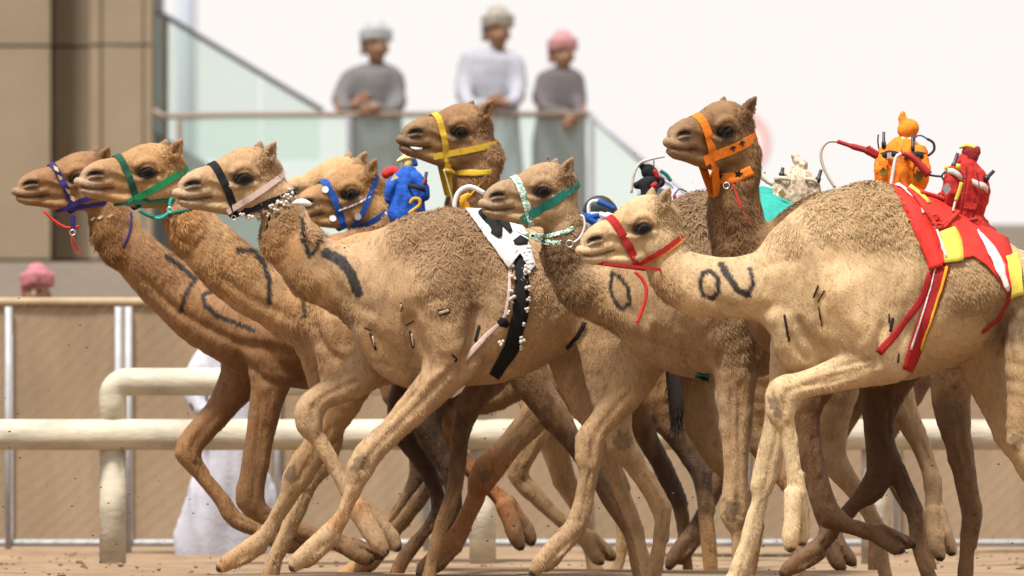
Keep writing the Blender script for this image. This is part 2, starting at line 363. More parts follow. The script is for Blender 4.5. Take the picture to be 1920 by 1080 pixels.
def build_camel(c):
    Yc = c['Y']; H = Head(Yc, c['eye'], c.get('pitch', 0), c.get('yaw', 20), c.get('hs', 1.0), *c.get('hsh', (1.0, 1.0)))
    hh = c.get('h', .0122); hf = c.get('hf', .0062)
    # extents
    xs = [n[0] for n in c['neck']] + [n[0] for n in c['torso']]; ys_ = [n[1] for n in c['neck']] + [n[1] for n in c['torso']] + [n[2] for n in c['torso']]
    for L in c['legs']:
        xs += [n[0] for n in L['n']]; ys_ += [n[1] for n in L['n']]
        if L.get('t'): xs.append(L['t'][0]); ys_.append(L['t'][1])
    hp = np.array([H.w(p) for p in [(142, 0, -30), (-60, 0, 90), (-60, 40, 90), (-60, -40, 90), (0, 0, -85), (130, 30, -60), (130, -30, -60), (-70, 45, 0), (-70, -45, 0)]])
    x0 = min(PX(min(xs) - 60, Yc), hp[:, 0].min() - .03); x1 = PX(max(xs) + 110, Yc)
    z1 = max(PZ(min(ys_) - 25, Yc), hp[:, 2].max() + .03); z0 = PZ(max(ys_) + 30, Yc)
    y0 = min(Yc - .46, hp[:, 1].min() - .03); y1 = max(Yc + .46, hp[:, 1].max() + .03)
    X = axis_pts(x0, x1, hh, (hp[:, 0].min() - .02, hp[:, 0].max() + .02, hf))
    Yy = axis_pts(y0, y1, hh, (hp[:, 1].min() - .02, hp[:, 1].max() + .02, hf))
    Z = axis_pts(z0, z1, hh, (hp[:, 2].min() - .02, hp[:, 2].max() + .02, hf))
    Fd = Field(X, Yy, Z)
    # torso, neck
    Fd.chain([(PX(x, Yc), Yc, PZ((t + b) / 2, Yc), (b - t) / 2 / S(Yc), hw) for x, t, b, hw in c['torso']], .05, 3)
    nk = [tuple(H.w((-48, 0, -8))) + (31 * H.k, 28 * H.k)] + [pnode(n, Yc, .78) for n in c['neck']]
    Fd.chain(nk, .045, 3)
    head_field(Fd, H)
    for L in c['legs']:
        s = -1 if L['s'] == 'n' else 1; o = L.get('o', .15)
        N = [pnode((n[0], n[1], n[2] * (.90 if n[2] < 50 else .97)), Yc, .8 if n[2] > 26 else .92, s * o) for n in L['n']]
        Fd.chain(N, L.get('k', .035), 3)
        # tendon behind the cannon bone and muscle bulges above the joint
        lo = [i for i, n in enumerate(L['n']) if n[2] <= 22]
        for i in lo[:-1]:
            a, b = np.array(N[i]), np.array(N[i + 1]); d = b[:3] - a[:3]; d /= np.linalg.norm(d) + 1e-9
            back = np.array((-d[2], 0, d[0])); rr = (a[3] + b[3]) / 2
            A = a.copy(); B = b.copy(); A[:3] += back * rr * .75; B[:3] += back * rr * .75; A[3:] = B[3:] = rr * .46
            Fd.chain([tuple(A), tuple(B)], .006, 1)
            for sy in (-1, 1):
                A = a.copy(); B = b.copy(); A[:3] += back * rr * .30 + np.array((0, sy * rr * .98, 0)); B[:3] += back * rr * .30 + np.array((0, sy * rr * .98, 0)); A[3:] = B[3:] = rr * .26
                Fd.chain([tuple(A), tuple(B)], .006, 1, -1)
        for i in range(1, len(N) - 1):
            r_ = L['n'][i][2]
            if 24 <= r_ <= 34 and L['n'][i + 1][2] <= 25 and L['n'][i - 1][2] >= r_ - 2:
                a = np.array(N[i]); b = np.array(N[i + 1]); p_ = np.array(N[i - 1]); d = b[:3] - a[:3]; d /= np.linalg.norm(d); e = a[:3] - p_[:3]; e /= np.linalg.norm(e)
                fr = np.array((d[2], 0, -d[0])); rr = a[3]
                Fd.chain([tuple(a[:3] - e * rr * .7 + fr * rr * .35) + (rr * .55, rr * .70), tuple(a[:3] + fr * rr * .5) + (rr * .62, rr * .78), tuple(a[:3] + d * rr * .9 + fr * rr * .3) + (rr * .45, rr * .62)], .012, 2)
                for sy in (-1, 1): Fd.chain([tuple(a[:3] - e * rr * 1.2 - fr * rr * .25 + np.array((0, sy * rr * 1.0, 0))) + (rr * .22, rr * .22), tuple(a[:3] + d * rr * 1.2 - fr * rr * .3 + np.array((0, sy * rr * 1.0, 0))) + (rr * .2, rr * .22)], .015, 1, -1)
        up = [i for i, n in enumerate(L['n']) if n[2] >= 26]
        if len(up) > 2:      # muscle parting along the forearm
            for sy in (-1, 1):
                G = [tuple(np.array(N[i][:3]) + np.array((N[i][3] * .18, sy * N[i][4] * 1.05, 0))) + (N[i][3] * .11, N[i][3] * .13) for i in up[2:]]
                if len(G) > 1: Fd.chain(G, .02, 2, -1)
        if L.get('t'):
            n = L['n'][-1]; a = np.array(P3(n[0], n[1], Yc + s * o)); t = np.array(P3(L['t'][0], L['t'][1], Yc + s * o)); q = L.get('q', 1.0)
            d = t - a; ln = np.linalg.norm(d); d /= ln; so = np.array((d[2], 0, -d[0])) * L.get('sole', -1)
            L['_tips'] = []
            for sy in (-1, 1):
                yy = np.array((-.62 * sy * s * -1 * s * (1 if s else 1), sy, -.25 * sy * -1)) if L.get('splay', 1) else np.array((0, sy, 0.0))
                L['_tips'].append(a + d * (ln * 1.06 + .020 * q) + yy * .050 + so * .018)
                Fd.chain([tuple(a + yy * .014) + (.048 * q, .042 * q), tuple(a + d * ln * .5 + yy * .036 + so * .006) + (.044 * q, .036 * q), tuple(a + d * ln * .86 + yy * .050 + so * .014) + (.042 * q, .036 * q), tuple(a + d * ln * 1.06 + yy * .050 + so * .022) + (.026 * q, .026 * q)], .008, 2)
            
            Fd.chain([tuple(a + so * .040 - d * .01) + (.024, .034), tuple(a + d * ln * .55 + so * .046) + (.022, .074), tuple(a + d * ln * .92 + so * .042) + (.015, .070)], .010, 2)
    for nodes, k, sg_ in c.get('extra', []):
        Fd.chain([(PX(n[0], Yc), Yc + n[3], PZ(n[1], Yc), n[2] / S(Yc), n[4] if len(n) > 4 else n[2] / S(Yc)) for n in nodes], k, 3, sg_)
    V, Q = Fd.mesh()
    vol = np.einsum('ij,ij->i', V[Q[:, 0]], np.cross(V[Q[:, 1]], V[Q[:, 2]])).sum()
    if vol < 0: Q = Q[:, ::-1]
    N = vnormals(V, Q)
    px = 960 + V[:, 0] * S(Yc); py = HY - (V[:, 2] - CAMZ) * S(Yc)
    hl = H.loc(V); inhead = np.clip((hl[:, 0] + 78) / 25, 0, 1) * (hl[:, 0] < 160) * (hl[:, 2] < 100) * np.clip((hl[:, 2] + 92) / 22, 0, 1)
    # fur weight (curly, woolly places)
    fur = np.zeros(len(V)); flen = np.zeros(len(V))
    def dseg(pts):
        D = np.full(len(V), 1e9)
        P = list(pts) if len(pts) > 1 else [pts[0], pts[0]]
        for (ax_, ay), (bx, by) in zip(P[:-1], P[1:]):
            dx, dy = bx - ax_, by - ay; t = np.clip(((px - ax_) * dx + (py - ay) * dy) / (dx * dx + dy * dy + 1e-6), 0, 1)
            D = np.minimum(D, np.hypot(px - ax_ - t * dx, py - ay - t * dy))
        return D
    for x, y, r, w, ln in c.get('fur', []):
        m = np.clip(1.25 - np.hypot(px - x, py - y) / r, 0, 1) * w * (1 - inhead * .85); fur = np.maximum(fur, m); flen = np.maximum(flen, ln * (m > .02))
    tuft = np.clip(1.3 - np.hypot(hl[:, 0] + 52, (hl[:, 2] - 22) * .9) / 30, 0, 1) * .55; fur = np.maximum(fur, tuft); flen = np.maximum(flen, (tuft > .05) * .02)
    # muscle relief and wool relief
    rel = (fbm(V, 7, 2, 5) - .5) * .018 * (1 - inhead) + (vnoise(V * np.array((1, 1, .5)), 34, 9) - .5) * .005 * (1 - inhead)
    curl = np.abs(vnoise(V + .05 * np.stack((vnoise(V, 18, 1), vnoise(V, 18, 2), vnoise(V, 18, 3)), 1), 42, 4) - .5) * 2
    rel += fur * (.011 * (1 - curl) + .008 * (fbm(V, 28, 2, 8) - .5))
    for pts, wd_, dep in c.get('crease', []):
        pts = catmull(np.array(pts, float), 3); n_ = len(pts); D = np.full(len(V), 1e9); T_ = np.zeros(len(V))
        for i in range(n_ - 1):
            (ax_, ay), (bx, by) = pts[i], pts[i + 1]; dx, dy = bx - ax_, by - ay; t = np.clip(((px - ax_) * dx + (py - ay) * dy) / (dx * dx + dy * dy + 1e-6), 0, 1)
            d_ = np.hypot(px - ax_ - t * dx, py - ay - t * dy); T_ = np.where(d_ < D, (i + t) / (n_ - 1), T_); D = np.minimum(D, d_)
        m_ = np.exp(-(D / wd_) ** 2) * np.clip(np.sin(np.pi * T_) * 1.6 + .15, 0, 1) * np.clip(-N[:, 1] * 2 + .3, 0, 1) * (V[:, 1] < Yc - .02)
        rel -= m_ * dep
    V = V + N * rel[:, None]; N = vnormals(V, Q)
    # ---- coat colour (pigment, plus pack shade painted on the rear legs)
    hue = np.array(c.get('hue', (1.06, 1.0, .87))); base = np.array(c['col']) ** 1.25 * .72 * hue; C = np.tile(base, (len(V), 1))
    w = fbm(V, 5, 3, 2); C *= (.72 + .56 * w)[:, None]
    w2 = fbm(V * np.array((1, 1, .4)), 30, 2, 6); C *= (.80 + .40 * w2)[:, None]
    def paint(m, rgb, s=1.0):
        nonlocal C
        m = (np.clip(m, 0, 1) * s)[:, None]; C = C * (1 - m) + (np.array(rgb) ** 1.22 * .74 * hue) * m
    paint(fur * 1.1, c.get('furcol', tuple(base * .72)), .85)
    C *= (1 - fur * .35 * curl)[:, None]  # wool darkened in the hollows between curls
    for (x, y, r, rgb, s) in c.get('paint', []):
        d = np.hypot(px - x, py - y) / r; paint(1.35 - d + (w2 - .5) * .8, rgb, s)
    # head pigment
    sk = np.array(c.get('skin', (.20, .15, .12))); dark = np.array((.035, .022, .016)); pale = np.array(c.get('lip', (.50, .38, .28)))
    f, l, u = hl.T; al = np.abs(l)
    def hb(fc, lc, uc, rad, rgb, s, soft=.5, sx=1, su=1):
        d = np.sqrt(((f - fc) * sx) ** 2 + ((al - lc)) ** 2 + ((u - uc) * su) ** 2) / rad
        paint((1 - d) / soft + .3 * (w2 - .5), rgb, s)
    hb(120, 0, -34, 36, pale, .6, .6); hb(98, 0, -22, 44, sk * 1.3, .35, .6)
    hb(104, 16, -12, 20, sk, .6, .5, .8, 1.2)
    hb(-52, 30, 60, 26, base * .6, .6, .7)
    hb(5, 30, -5, 27, sk * .5, .6, .6, .8, 1.3); hb(2, 30, -3, 19, dark * .7, 1.0, .35, .72, 1.15); hb(-2, 32, 15, 16, base * 1.15, .5, .5, .7, 1.3)
    hb(104, 20, -12, 15, dark, .97, .25, .75, 3.0)
    ml = np.abs(u - np.interp(f, [64, 76, 92, 112, 130], [-37, -40, -42, -43, -40])); paint((1 - ml / 4) * (f > 60) * (f < 132) * (al > 5), dark * 1.8, .9)
    paint((1 - np.abs(f - 45) / 60) * (u > 12) * inhead, base * 1.18, .5)
    # hooves, soles, nails
    for L in c['legs']:
        s = -1 if L['s'] == 'n' else 1; near = (V[:, 1] - Yc) * s > -.01
        if L.get('t'):
            for tp in L['_tips']:
                d = np.linalg.norm((V - tp) * np.array((1, .7, 1)), axis=1) / .029; paint((1.1 - d) * 3, (.05, .04, .035), .92)
        for i, n in enumerate(L['n']):
            if len(n) > 3 and n[3] == 9: pass
        for (x, y, r) in L.get('cal', []):
            d = np.hypot(px - x, (py - y) * .8) / r + (vnoise(V, 55, 3) - .5) * 1.1; paint((1 - d) * 3 * near * ((N[:, 1] * s > -.2)), (.16, .11, .075), .7)
    # painted strokes
    for pts, wd, rgb in c.get('strokes', []):
        if wd < 6: continue
        D = dseg(pts) + (vnoise(V, 90, 2) - .5) * 4; paint((wd * .68 - D) / 3.0 * (N[:, 1] < .2), rgb, .97)
    root = empty('camel', (PX(c['torso'][2][0], Yc), Yc, 0), c['label'], 'camel', 'camels galloping in the race')
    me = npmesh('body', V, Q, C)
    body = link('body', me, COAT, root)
    bvh = BVHTree.FromPolygons([tuple(v) for v in V.tolist()], Q.tolist(), epsilon=0)
    # eyes
    for s in (1, -1):
        e = MB(); ce = H.w((1, s * 24.0, 0)); r0 = 11.6 * H.k
        for i in range(1): 
            vs = []; fs = []; n1, n2 = 12, 18
            for a in range(n1 + 1):
                for b in range(n2):
                    th = math.pi * a / n1; ph = 2 * math.pi * b / n2; vs.append(ce + r0 * np.array((math.sin(th) * math.cos(ph) * 1.12, math.sin(th) * math.sin(ph), math.cos(th) * .9)))
            for a in range(n1):
                for b in range(n2): fs.append((a * n2 + b, (a + 1) * n2 + b, (a + 1) * n2 + (b + 1) % n2, a * n2 + (b + 1) % n2))
            e.add(vs, fs)
        e.build('eye', EYE, root, True)
    lb = MB(); lr = np.random.RandomState(2)
    for s in (1, -1):
        for i in range(26):
            f0 = -14 + 30 * i / 25; u0 = 9 - .045 * (f0 + 3) ** 2 + 1; a0 = H.w((f0, s * 34, u0)); b0 = H.w((f0 + 3 + lr.uniform(-2, 2), s * 41, u0 - 4)); c0 = H.w((f0 + 6 + lr.uniform(-2, 3), s * 44, u0 - 9))
            w0 = H.w((1, 0, 0)) - H.w((0, 0, 0)); lb.add([a0 - w0 * .7, a0 + w0 * .7, b0 + w0 * .5, b0 - w0 * .5, c0], [(0, 1, 2, 3), (3, 2, 4)])
    lb.build('eyelashes', EYE, root)['kind'] = 'stuff'
    # ---- hair: tapered strips lying along the coat
    rr = np.random.RandomState(int(abs(c['eye'][0])))
    A = np.zeros(len(V))
    e1 = V[Q[:, 1]] - V[Q[:, 0]]; e2 = V[Q[:, 3]] - V[Q[:, 0]]; ar = np.linalg.norm(np.cross(e1, e2), axis=1)
    np.add.at(A, Q[:, 0], ar)
    vis = (N[:, 1] < .45) & (px > -60) & (px < 1980) & (py < 1100)
    wgt = A * vis * (fur * c.get('fd', 1.0) + .028 * (1 - inhead) + .02 * inhead * (hl[:, 0] < 40))
    nb = int(c.get('hair', 16000) * .80); ids = rr.choice(len(V), nb, p=wgt / wgt.sum())
    # lashes
    P = V[ids] + (rr.rand(nb, 3) - .5) * .012; Nn = N[ids]; fw = fur[ids]
    flow = np.tile(np.array((.45, 0, -1.0)), (nb, 1)); flow += (rr.rand(nb, 3) - .5) * (0.5 + 2.6 * fw[:, None] * c.get('curly', .6))
    T = flow - Nn * (flow * Nn).sum(1)[:, None]; T /= np.linalg.norm(T, axis=1)[:, None] + 1e-9
    ln = (.016 + .014 * rr.rand(nb)) + fw * flen[ids] * (.5 + .8 * rr.rand(nb)); ih = inhead[ids] > .5; ln[ih] *= .5
    lift = (.10 + .35 * fw * rr.rand(nb))[:, None]
    Bn = np.cross(Nn, T); wd = ((.0010 + .0012 * rr.rand(nb)) * (1 + .7 * fw))[:, None]
    cv = (rr.rand(nb)[:, None] - .5) * 1.6 * (fw[:, None] * c.get('curly', .6) + .1)
    P0 = P - Nn * .002; L3 = ln[:, None] / 3
    ang = cv * 1.1; D1 = T; D2 = T * np.cos(ang) + Bn * np.sin(ang); D3 = T * np.cos(2 * ang) + Bn * np.sin(2 * ang)
    p1 = P + (D1 + Nn * lift * 1.2) * L3; p2 = p1 + (D2 + Nn * lift * .3) * L3; p3 = p2 + (D3 - Nn * lift * 1.1) * L3
    B2 = Bn * np.cos(ang) - T * np.sin(ang)
    HV = np.stack((P0 - Bn * wd, P0 + Bn * wd, p1 - Bn * wd, p1 + Bn * wd, p2 - B2 * wd * .8, p2 + B2 * wd * .8, p3), 1).reshape(-1, 3)
    b5 = np.arange(nb)[:, None] * 7
    HT = np.concatenate((b5 + [0, 1, 3], b5 + [0, 3, 2], b5 + [2, 3, 5], b5 + [2, 5, 4], b5 + [4, 5, 6]), 0)
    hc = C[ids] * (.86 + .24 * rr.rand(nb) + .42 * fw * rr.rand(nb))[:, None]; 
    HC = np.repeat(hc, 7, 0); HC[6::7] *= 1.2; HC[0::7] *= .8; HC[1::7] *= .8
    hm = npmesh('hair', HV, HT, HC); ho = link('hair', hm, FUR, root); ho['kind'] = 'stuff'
    print('camel', c['eye'], len(V), 'verts', round(time.time() - T0, 1)); 
    return dict(root=root, body=body, bvh=bvh, H=H, Y=Yc, C=C)

# ---- draping helpers
def ring_pts(cm, p_top, p_bot, n=48, arc=None, off=.004, rmax=1.0):
    """loop round the animal in the plane holding p_top, p_bot and the sideways direction of the head (or y); from outside inwards"""
    p_top = np.array(p_top); p_bot = np.array(p_bot); c = (p_top + p_bot) / 2; up = p_top - p_bot; up /= np.linalg.norm(up)
    sidev = cm['side']; sidev = sidev - up * sidev.dot(up); sidev /= np.linalg.norm(sidev)
    out = []
    for i in range(n + 1):
        a = math.radians(arc[0] + (arc[1] - arc[0]) * i / n) if arc else 2 * math.pi * i / n
        d = up * math.cos(a) + sidev * math.sin(a)
        h = cm['bvh'].ray_cast(Vector(c + d * rmax), Vector(-d), rmax)
        if h[0] is None: continue
        out.append((np.array(h[0]) + d * off, d))
    return out, np.cross(up, sidev)
def strap(cm, name, p_top, p_bot, width, m, parent, arc=None, th=.004, off=.006, rmax=.35, n=44, smooth_it=2):
    pts, ax = ring_pts(cm, p_top, p_bot, n, arc, off, rmax)
    if len(pts) < 3: return None
    P = np.array([p for p, d in pts]); D = np.array([d for p, d in pts])
    closed = arc is None
    for _ in range(smooth_it):
        Q = P.copy(); Q[1:-1] = (P[:-2] + 2 * P[1:-1] + P[2:]) / 4
        c = (P[0] + P[-1]) / 2 * 0 + P.mean(0)
        P = np.where((np.linalg.norm(Q - c, axis=1) > np.linalg.norm(P - c, axis=1))[:, None], Q, P * .5 + Q * .5)
    return band(name, P, D, ax * width / 2, th, m, parent)
def band(name, P, D, half, th, m, parent):
    """strip along P, thickness th along D, half-width vector(s)"""
    n = len(P); half = np.broadcast_to(half, P.shape)
    V = np.concatenate((P - half, P + half, P + half + D * th, P - half + D * th)); F = []
    for i in range(n - 1):
        for a, b in ((0, 1), (1, 2), (2, 3), (3, 0)): F.append((a * n + i, a * n + i + 1, b * n + i + 1, b * n + i))
    F += [(0, n, 2 * n, 3 * n), (n - 1, 4 * n - 1, 3 * n - 1, 2 * n - 1)]
    return link(name, pymesh(name, V, F), m, parent, False)
def hit_px(cm, x, y, off=.004):
    """nearest coat point behind a photo pixel, seen along the camera's axis"""
    Y = cm['Y']; h = cm['bvh'].ray_cast(Vector((float(PX(x, Y)), Y - 1.2, float(PZ(y, Y)))), Vector((0, 1, 0)), 2.5)
    if h[0] is None: return None
    return np.array(h[0]) + np.array(h[1]) * off * (1 if h[1][1] < 0 else -1), np.array(h[1])
def drape_strip(cm, name, pts, width, m, parent, off=.005, th=.003, step=8):
    """strap lying on the near flank along photo pixels; width in px (number or list)"""
    pts = np.array(pts, float); wd = width if isinstance(width, (list, tuple)) else [width] * len(pts)
    cen = []; ws = []
    for i in range(len(pts) - 1):
        k = max(int(np.hypot(*(pts[i + 1] - pts[i])) / step), 1)
        for j in range(k): cen.append(pts[i] + (pts[i + 1] - pts[i]) * j / k); ws.append(wd[i] + (wd[i + 1] - wd[i]) * j / k)
    cen.append(pts[-1]); ws.append(wd[-1]); cen = np.array(cen)
    rows = []
    lastY = cm['Y'] - .25
    for i, p in enumerate(cen):
        t = cen[min(i + 1, len(cen) - 1)] - cen[max(i - 1, 0)]; t /= np.linalg.norm(t) + 1e-9; nrm = np.array((-t[1], t[0]))
        row = []
        for s in (-.5, -.17, .17, .5):
            q = p + nrm * ws[i] * s; h = hit_px(cm, q[0], q[1], off)
            if h is None or abs(h[0][1] - lastY) > .5: w = np.array(P3(q[0], q[1], lastY)); w[0] = PX(q[0], cm['Y']); w[2] = PZ(q[1], cm['Y'])
            else: w = h[0]; lastY = .7 * lastY + .3 * w[1]
            row.append(w)
        rows.append(row)
    R = np.array(rows); n = len(R); V = R.reshape(-1, 3).tolist(); F = []
    for i in range(n - 1):
        for j in range(3): F.append((i * 4 + j, i * 4 + j + 1, (i + 1) * 4 + j + 1, (i + 1) * 4 + j))
    o = link(name, pymesh(name, V, F), m, parent, True)
    md = o.modifiers.new('thick', 'SOLIDIFY'); md.thickness = th; md.offset = 0
    return o
def drape_cloth(cm, name, prof, m, parent, off=.010, far=1.0, th=.005, n=36, wr=.006, seed=0):
    """cloth over the back: prof = [(x_top, x_bottom, y_top?, y_bottom)] photo px columns; each column runs over the back from the near hem to the far side"""
    Y = cm['Y']; cols = []
    for (xt, yt, xb, yb) in prof:
        c = np.array((PX((xt + xb) / 2, Y), Y, PZ(max(yt, 0) * .35 + yb * .65, Y)))
        top = np.array((PX(xt, Y), Y, PZ(yt, Y))); bot = np.array((PX(xb, Y), Y, PZ(yb, Y)))
        col = []
        xt0, yt0 = xt, yt
        for _q in range(14):
            if cm['bvh'].ray_cast(Vector((float(PX(xt, Y)), Y - 1.2, float(PZ(yt - 3, Y)))), Vector((0, 1, 0)), 2.0)[0] is None: break
            yt -= 3
        top = np.array((PX(xt, Y), Y, PZ(yt, Y)))
        # near side: march from the top line down to the hem, height by height
        for i in range(n):
            t = i / (n - 1); q = top * (1 - t) + bot * t
            h = cm['bvh'].ray_cast(Vector((float(q[0]), Y - 1.2, float(q[2]))), Vector((0, 1, 0)), 1.2)
            y = h[0][1] if h[0] is not None else Y
            col.append(np.array((q[0], min(y, Y), q[2])))
        col = np.array(col)
        # smooth and keep it hanging: never goes back in further down
        for i in range(1, n): col[i, 1] = min(col[i, 1], col[i - 1, 1] + .003)
        d = np.gradient(col, axis=0)
        nrm = np.stack((0 * d[:, 0], d[:, 2], -d[:, 1]), 1); nrm /= np.linalg.norm(nrm, axis=1)[:, None] + 1e-9
        nrm *= np.where(nrm[:, 1:2] > 0, -1, 1); nrm[0] = (0, 0, 1)
        cn = col + nrm * off
        farc = cn[1:n // 2].copy(); farc[:, 1] = 2 * Y - farc[:, 1]
        cols.append(np.concatenate((farc[::-1], cn)))
    R = np.array(cols); a, b = R.shape[:2]; V = R.reshape(-1, 3)
    V = V + (fbm(V * np.array((1, 1, .35)), 22, 2, 11 + seed)[:, None] - .35) * 2.2 * wr * np.array((0, -1, .5))
    F = [(i * b + j, i * b + j + 1, (i + 1) * b + j + 1, (i + 1) * b + j) for i in range(a - 1) for j in range(b - 1)]
    o = link(name, pymesh(name, V, F), m, parent, True)
    md = o.modifiers.new('thick', 'SOLIDIFY'); md.thickness = th; md.offset = 0
    return o

# ------------------------------------------------------------------ the camels, posed from the photograph
BLK = (.016, .015, .016)
CAMELS = {}
CAMELS['cream'] = dict(h=.0112, hf=.0058, hsh=(.87,.98), Y=-.8, crease=[([(1655, 600), (1645, 630), (1640, 665), (1640, 695)], 9, .022), ([(1495, 590), (1510, 630), (1550, 662)], 8, .020), ([(1478, 620), (1492, 655), (1515, 680)], 7, .015), ([(1537, 550), (1530, 585), (1540, 620)], 7, .014), ([(1738, 400), (1745, 500), (1725, 600)], 26, .018), ([(1290, 495), (1330, 560), (1400, 582), (1475, 572)], 12, .012), ([(1560, 470), (1610, 430), (1680, 440)], 30, -.018), ([(1700, 560), (1690, 620), (1680, 680)], 12, .012), ([(1780, 600), (1840, 590), (1890, 560)], 14, .012), ([(1560, 520), (1600, 600), (1640, 650)], 26, -.016), ([(1350, 500), (1430, 500), (1500, 480)], 12, .008), ([(1560, 690), (1600, 680), (1640, 672)], 5, .010), ([(1500, 725), (1560, 716), (1610, 700)], 5, .008), ([(1448, 600), (1455, 650), (1462, 700)], 6, .008)], eye=(1204, 425), pitch=-7, yaw=20, hs=1.0, col=(.61, .465, .305), furcol=(.38, .27, .165), skin=(.30, .22, .16), lip=(.58, .47, .36),
    label='pale cream camel with red halter and red saddle cloth, nearest in the race',
    neck=[(1243, 462, 40), (1262, 508, 48), (1300, 533, 58), (1360, 540, 58), (1430, 538, 64), (1490, 530, 80)],
    torso=[(1510, 440, 625, .17), (1555, 388, 680, .25), (1610, 350, 705, .31), (1680, 353, 712, .34), (1750, 395, 690, .36), (1820, 430, 645, .35), (1885, 465, 610, .30), (1950, 480, 640, .26)],
    legs=[dict(s='n', o=.20, k=.05, n=[(1600, 540, 70), (1660, 650, 62), (1640, 682, 46), (1560, 705, 34), (1502, 722, 29), (1468, 738, 35), (1464, 768, 31), (1470, 794, 20), (1478, 830, 15), (1487, 890, 15), (1492, 925, 22)], t=(1500, 1014), q=1.05, sole=1, cal=[(1450, 752, 15), (1458, 775, 9)]),
          dict(s='f', o=.16, n=[(1510, 580, 60), (1482, 650, 42), (1470, 740, 34), (1452, 820, 26), (1438, 880, 29), (1430, 912, 25), (1424, 940, 18), (1402, 1020, 17), (1378, 1090, 18)], t=(1330, 1130), cal=[(1425, 915, 8)]),
          dict(s='n', o=.18, k=.05, n=[(1975, 560, 90), (1945, 660, 68), (1928, 750, 46), (1916, 820, 32), (1950, 900, 22), (1985, 960, 20), (1990, 1080, 13)], cal=[(1905, 825, 16)]),
          dict(s='f', o=.17, k=.05, n=[(1870, 570, 70), (1845, 660, 52), (1862, 740, 36), (1886, 812, 24), (1925, 880, 18), (1960, 950, 16), (1960, 1090, 13)], cal=[(1905, 825, 10)])],
    extra=[([(1545, 470, 60, -.16, .10), (1590, 560, 75, -.18, .12), (1650, 650, 60, -.20, .10)], .06, 1), ([(1475, 600, 34, -.10), (1500, 660, 40, -.06), (1560, 690, 30, 0)], .04, 1), ([(1722, 430, 14, -.40, .06), (1735, 540, 22, -.42, .08), (1722, 640, 20, -.41, .08), (1700, 700, 14, -.36, .06)], .05, -1)],
    fur=[(1640, 385, 78, .9, .055), (1560, 400, 56, .7, .045), (1480, 450, 38, .35, .03), (1270, 430, 40, .45, .03), (1245, 545, 34, .45, .03), (1820, 540, 60, .45, .025), (1700, 420, 60, .7, .045)], curly=.6,
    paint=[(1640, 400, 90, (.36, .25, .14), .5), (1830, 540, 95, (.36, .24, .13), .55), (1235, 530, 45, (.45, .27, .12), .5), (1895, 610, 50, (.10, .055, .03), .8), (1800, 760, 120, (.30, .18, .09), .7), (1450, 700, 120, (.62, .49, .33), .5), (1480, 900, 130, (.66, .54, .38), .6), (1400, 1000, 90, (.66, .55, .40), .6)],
    strokes=[([(1318, 512), (1312, 535), (1318, 555), (1336, 562), (1346, 545), (1344, 520), (1330, 506), (1318, 512)], 9, BLK), ([(1352, 496), (1366, 520), (1384, 545), (1402, 553)], 12, BLK), ([(1402, 553), (1412, 530), (1405, 502)], 8, BLK),
             ([(1533, 535), (1524, 558)], 3, BLK), ([(1545, 545), (1532, 566)], 3, BLK), ([(1470, 590), (1478, 640)], 4, BLK), ([(1534, 575), (1540, 612)], 3, BLK), ([(1664, 588), (1664, 606)], 3, BLK), ([(1671, 596), (1666, 622)], 5, BLK), ([(1682, 662), (1680, 680)], 3, BLK)], hair=36000)
CAMELS['orange'] = dict(hsh=(.90,1.02), hue=(1.06, 1.0, .82), Y=0.05, crease=[([(1350, 340), (1352, 400), (1372, 460)], 10, .012), ([(1405, 340), (1412, 400), (1420, 440)], 8, .010)], eye=(1360, 245), pitch=4, yaw=42, hs=.99, col=(.31, .19, .10), furcol=(.20, .115, .06), lip=(.42, .32, .24),
    label='brown camel holding its head high in an orange halter with black stars',
    neck=[(1388, 295, 40), (1378, 345, 44), (1378, 400, 50), (1392, 460, 56), (1420, 520, 60), (1460, 570, 70)],
    torso=[(1490, 470, 640, .16), (1530, 398, 690, .26), (1580, 362, 705, .30), (1650, 372, 705, .32), (1720, 400, 690, .32), (1790, 440, 650, .30), (1850, 480, 640, .25)],
    legs=[dict(s='n', o=.15, n=[(1560, 600, 70), (1540, 700, 42), (1512, 770, 30), (1520, 850, 24), (1538, 925, 24), (1555, 965, 24), (1600, 990, 15), (1650, 1005, 17)], t=(1694, 1030), q=.95, sole=-1),
          dict(s='f', o=.15, n=[(1620, 600, 70), (1640, 700, 38), (1645, 800, 28), (1650, 880, 26), (1640, 915, 27), (1600, 950, 16), (1560, 995, 15), (1530, 1030, 20)], t=(1480, 1062)),
          dict(s='n', o=.16, k=.05, n=[(1800, 570, 70), (1785, 650, 52), (1782, 730, 43), (1787, 790, 35), (1802, 860, 26), (1814, 930, 23), (1820, 965, 22), (1811, 1020, 14), (1806, 1090, 13)], cal=[(1785, 776, 24)]),
          dict(s='f', o=.16, n=[(1760, 600, 60), (1680, 720, 34), (1655, 800, 24), (1680, 880, 18), (1715, 960, 18), (1720, 1020, 13), (1745, 1090, 13)])],
    fur=[(1385, 330, 45, .8, .04), (1370, 400, 55, .9, .045), (1380, 460, 60, .9, .045), (1400, 280, 30, .7, .04), (1530, 400, 70, .9, .04), (1440, 500, 50, .6, .04)], curly=.5,
    paint=[(1372, 420, 50, (.13, .07, .035), .6), (1600, 860, 300, (.15, .075, .032), .75), (1345, 200, 26, (.38, .25, .14), .4), (1700, 880, 120, (.08, .04, .02), .6), (1650, 790, 60, (.10, .055, .03), .5)], hair=30000)
